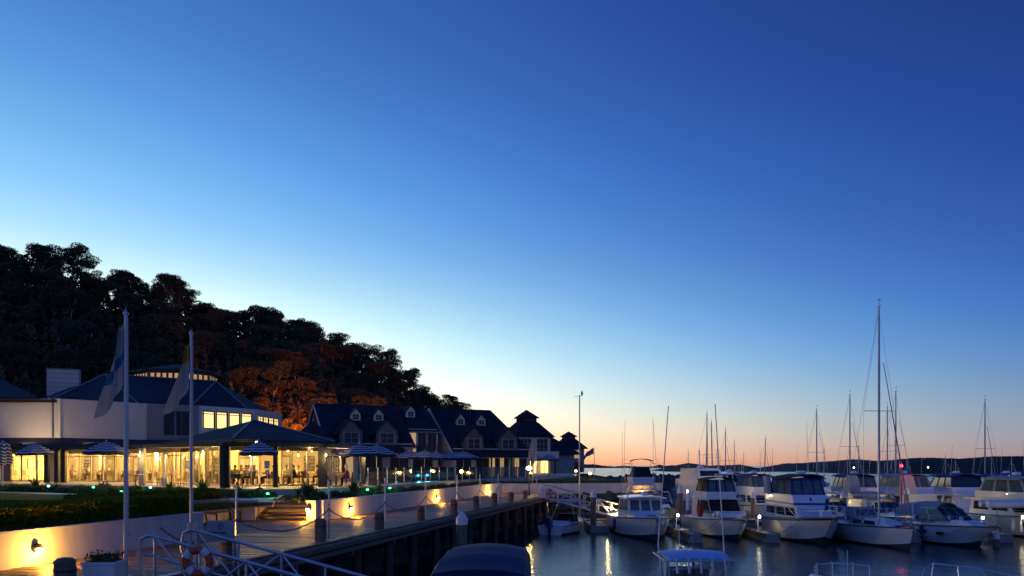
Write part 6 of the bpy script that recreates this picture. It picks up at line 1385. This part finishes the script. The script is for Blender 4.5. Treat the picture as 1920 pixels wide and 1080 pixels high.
MB().tube([(.7, .2, 2.4), (.7, .2, 3.0)], .012, 5).build('antenna', m_white, b); MB().tube([(.8, -.25, 2.4), (.8, -.25, 2.85)], .02, 5).build('light_mast', m_blackmetal, b)
# two bows peeping in at the bottom edge
b = thing('motor_cruiser', 'white boat stern rail just peeping in at the bottom right of centre', 'boat', (10.3, 23.6, -.27), R(90))
s = hull(b, 8, 3.0, 1.2, 1.35, .7); q = MB(); q.frustum(1.25, (-2, 1.4, 1.2, .9), 1.5, (-1.9, 1.3, 1.1, .8)); q.build('cabin', m_white, b, True)
top = [(1.6, -.95, 1.87), (2.0, -.6, 1.9), (2.15, 0, 1.91), (2.0, .55, 1.88), (1.5, .8, 1.83)]
tubes(b, 'pulpit', [top], .02)
for p in top: MB().tube([p, (p[0]-.05, p[1], p[2]-.6)], .02, 6).build('stanchion', m_steel, b, True); MB().lathe([(.02, -.03), (.03, 0), (.01, .03)], (p[0], p[1], p[2]+.03), 6).build('knob', m_steel, b)
MB().tube([(1.8, -.35, 1.4), (1.8, -.35, 2.35)], .012, 5).build('antenna', m_white, b)
b = thing('motor_cruiser', 'boat with a dark bow rail cut off by the bottom right corner', 'boat', (13.6, 23.0, -.3), R(75))
s = hull(b, 9, 3.2, 1.1, 1.3, 1.0); tubes(b, 'bow_rail', [[(1.0, 1.5, 1.3), (1.6, 1.25, 1.85), (2.1, .9, 2.0), (1.9, -.4, 1.9), (.8, -1.6, 1.72)], [(2.0, .9, 2.0), (1.9, 1.0, 1.3)], [(2.0, .2, 1.95), (1.8, .2, 1.3)], [(1.85, -.4, 1.9), (1.5, -.7, 1.3)], [(1.3, -1.0, 1.82), (.9, -1.2, 1.3)]], .022)

# ---- sailing boats moored behind
def sloop(label, px, Y, H, L=8.5, lean=0, cover=m_bluecanvas, spread=((.45, .95),), rz=BOW, furl=True):
    p = xz(px, Y, 0); b = thing('sailing_boat', label, 'boat', p, rz, 'sailing boats moored behind the cruisers'); b.rotation_euler = (lean, 0, rz)
    s = hull(b, L, L*.33, .95, 1.15, .7, trans=.7, fine=1.9); bow_rail(b, s, 12, .55, .06); q = MB(); f = q.frustum(.95, (-L*.15, L*.28, L*.2, L*.1), 1.4, (-L*.15, L*.2, L*.17, L*.08)); q.build('coachroof', m_white, b, True)
    windows(b, f['left'], [(.1, .7)], .3, .75); windows(b, f['right'], [(.1, .7)], .3, .75); rig(b, L*.06, 1.35, H, 0, (L*.47, 0, 1.2), -L*.48, spread, furl, .07, cover, L*.33, L*.36); return b
for px, ty, Y, L, lab, ln_, fu_ in ((1326, 775, 88, 8.5, 'mast left of the close pair behind the black canopy cruiser', 0, True), (1337, 790, 96, 8.5, 'leaning mast, right of the close pair behind the black canopy', .02, True), (1358, 806, 104, 8.5, 'shorter mast with a slack forestay right of the close pair', 0, True),
       (1430, 822, 112, 8, 'short mast leaning left behind the small sport boat', -.03, True), (1527, 768, 92, 9, 'thin single mast above the blue canvas cruiser', 0, False), (1589, 741, 84, 9.5, 'mast with one spreader left of the tallest mast', 0, True),
       (1662, 763, 90, 9, 'shorter of two masts just behind the tallest mast', 0, False), (1674, 735, 82, 9.5, 'taller of two masts just behind the tallest mast', 0, False), (1843, 750, 86, 10, 'mast with dark furled sail standing alone at the right', 0, True)):
    ztop = CAMZ+(HZ-ty)*Y/F; sloop('sailing boat with the '+lab, px, Y, ztop-1.35, L, ln_, random.choice([m_bluecanvas, m_greycanvas, m_beigecanvas]), ((.5, 1.0),), BOW+random.uniform(-.3, .3), fu_)
# a few bare masts far off in the moorings
for px, ty, Y in ((1293, 845, 190), (1346, 838, 200), (1375, 826, 180), (1396, 850, 240), (1545, 838, 170), (1611, 836, 190), (1700, 862, 200), (1770, 855, 190), (1790, 862, 210), (1895, 862, 170)):
    ztop = CAMZ+(HZ-ty)*Y/F; sloop('distant moored sailing boat with a hair thin mast, out beyond the marina', px, Y, max(5, ztop-1.35), 7.5, 0, m_greycanvas, ((.5, .7),), BOW+random.uniform(-1, 1), False)

# ---------------------------------------------------------------- pontoons, piles, pedestals
def pontoon(label, p, q, w, z=.55):
    o = thing('pontoon', label, 'pontoon', ((p[0]+q[0])/2, (p[1]+q[1])/2, 0)); MB().wall(p, q, -.3, z, w).build('float', m_pontoon, o, world=True)
    d = (Vector((q[0], q[1], 0))-Vector((p[0], p[1], 0))); n = max(2, int(d.length/2.4)); e = d.normalized(); s_ = Vector((e.y, -e.x, 0))
    for k in (-1, 1): MB().wall(Vector((p[0], p[1], 0))+s_*k*w/2, Vector((q[0], q[1], 0))+s_*k*w/2, z-.2, z+.03, .08).build('fender_strip', m_timber, o, world=True)
    for i in range(1, n): c = Vector((p[0], p[1], 0))+d*i/n; MB().box((c.x, c.y, z+.012), (w*.96, .03, .02), math.atan2(e.y, e.x)+R(90)).build('joint_cover', m_rub, o, world=True)
    return o
pontoon('main marina pontoon running behind the front row of boats', (5.6, 62.6), (60, 62.9), 2.4); pontoon('small landing pontoon at the foot of the far gangway', (6.2, 56.5), (6.2, 61.35), 1.3, .5)
for x, lab in ((11.35, 'between the tower boat and the black canopy cruiser'), (16.15, 'between the black canopy and blue stripe cruisers'), (21.45, 'between the blue stripe cruiser and the yacht'), (24.9, 'between the yacht and the express cruiser'), (30.6, 'at the right beside the cream cruiser')): pontoon('narrow finger pontoon '+lab, (x, 49.5 if x != 21.45 else 54), (x, 61.35), .85, .5)
pontoon('second pontoon farther back between the rows of moored boats', (14, 79), (70, 80), 2.2)
def mpile(label, px, Y, top, r=.2, cone=True):
    p = xz(px, Y, 0); o = thing('mooring_pile', label, 'pile', p, group='capped mooring piles'); MB().lathe([(r, -1.5), (r, top-.35)], (0, 0, 0), 12).build('shaft', mat('mooring_pile_timber', (.2, .16, .1), .75, noise=(3, .35), bump=.4, stretch=(4, 4, .7)), o, True)
    if cone: MB().lathe([(r*1.1, top-.45), (r*1.1, top-.18), (.02, top+.12)], (0, 0, 0), 12).build('cap', m_cap, o, True)
    return o
for px, Y, t, r, lab in ((866, 34, 2.72, .23, 'capped with a white cone in front of the boardwalk'), (1112.5, 57, 2.95, .2, 'beside the far gangway with a pale cap'), (1275, 61.2, 3.1, .21, 'between the tower boat and the black canopy cruiser'), (1582, 60.6, 2.75, .21, 'behind the stern of the yacht'), (1412, 64.3, 2.6, .18, 'lit yellow behind the black canopy cruiser'), (1700, 64.6, 2.9, .2, 'behind the furled headsail of the yacht'), (1868, 47.0, .9, .17, 'short and low at the right by the cream cruiser'), (1600, 80.6, 2.8, .2, 'back row, behind the davit dinghy'), (1480, 80.6, 2.8, .2, 'back row, behind the blue canvas cruiser')):
    mpile('timber mooring pile '+lab, px, Y, t, r)
def pedestal(label, px, Y, pw, z=.55, h=1.0, m=m_bulbw, col=(1, .72, .3), body=m_cap):
    p = xz(px, Y, z); o = thing('power_pedestal', label, 'pedestal', p, group='lit dock pedestals'); MB().frustum(0, (-.1, .1, .22, .22), h-.16, (-.09, .09, .18, .18)).build('body', body, o); MB().lathe([(.06, h-.15), (.085, h-.08), (.07, h-.01), (.02, h+.03)], (0, 0, 0), 10).build('lamp_head', m, o, True); MB().panel(((-.09, -.112, .3), (.09, -.112, .3), (.09, -.1, .6), (-.09, -.1, .6)), 0, 1, 0, 1, .015).build('socket_panel', m_blackmetal, o)
    front = Y < 56
    for dx, dy in ((-.3, .1), (.3, .1)): lamp('lamp_light', p+Vector((dx, dy, h+.06)), pw*(.3 if front else .6), col, o, .06, *((120, (dx*.6, .35, -1)) if front else (None, None)))
for px, Y, pw, lab in ((1147, 61.7, 90, 'at the foot of the far gangway'), (1271, 53.0, 130, 'on the finger right of the tower boat'), (1424, 51.5, 85, 'low amber one left of the blue stripe cruiser'), (1289, 64.5, 40, 'behind the first finger pontoon'), (1366, 66.5, 30, 'left of a close pair behind the black canopy'), (1374, 67.5, 30, 'right of a close pair behind the black canopy'), (1532, 61.8, 95, 'left of the bright pair behind the blue stripe cruiser'), (1551, 61.8, 95, 'right of the bright pair behind the blue stripe cruiser'), (1662, 62.3, 75, 'behind the yacht mast'), (1843, 50.6, 70, 'beside the bow of the express cruiser'), (1918, 51.0, 110, 'at the extreme right edge beside the cream cruiser'), (1755, 62.2, 60, 'behind the express cruiser canopy')):
    pedestal('small lit dock pedestal '+lab, px, Y, pw, h=1.0 if px not in (1289, 1366, 1374) else 2.2)
p = xz(1690, 66, .5); o = thing('beacon', 'thin post with a glowing red beacon among the boats', 'beacon', p); MB().lathe([(.05, 0), (.035, 4.1)], (0, 0, 0), 6).build('post', m_red, o); MB().lathe([(.05, 4.1), (.11, 4.18), (.1, 4.32), (.03, 4.4)], (0, 0, 0), 8).build('bulb', m_redl, o, True); lamp('lamp_light', p+Vector((0, -.25, 4.25)), 25, (1, .03, .05), o)
for px, py, Y, mm, lab in ((1601, 877, 84, m_bulbw, 'white masthead light hanging in a rig left of the tallest mast'), (1892, 893, 64, m_green, 'tiny green navigation light on the far right boat'), (1740, 876, 88, m_bulbw, 'tiny white light among the far masts')):
    p = at(px, py, Y); tag(MB().lathe([(.02, -.08), (.07, -.03), (.07, .03), (.02, .08)], (0, 0, 0), 8).build('navigation_light', mm, None, True), lab, 'light').location = p

# mooring lines from the bows to the finger pontoons
for a, b_, lab in (((8.0, 51.0, 1.45), (11.1, 52.5, .5), 'slack mooring line off the bow of the tower boat'), ((13.2, 50.6, 1.4), (11.5, 52.6, .5), 'mooring line off the left bow of the black canopy cruiser'), ((14.9, 50.6, 1.4), (16.0, 53, .5), 'mooring line off the right bow of the black canopy cruiser'), ((17.8, 48.6, 1.7), (16.3, 51, .5), 'mooring line off the left bow of the blue stripe cruiser'), ((26.2, 46.2, 1.3), (25.0, 50, .5), 'mooring line off the bow of the express cruiser'), ((22.6, 45.4, 1.3), (24.8, 50, .5), 'mooring line off the bow of the sailing yacht')):
    a, b_ = Vector(a), Vector(b_); tag(MB().tube([a+(b_-a)*t-Vector((0, 0, .35*(1-(2*t-1)**2))) for t in np.linspace(0, 1, 9)], .018, 5).build('mooring_line', m_rope, off=a), lab, 'rope')
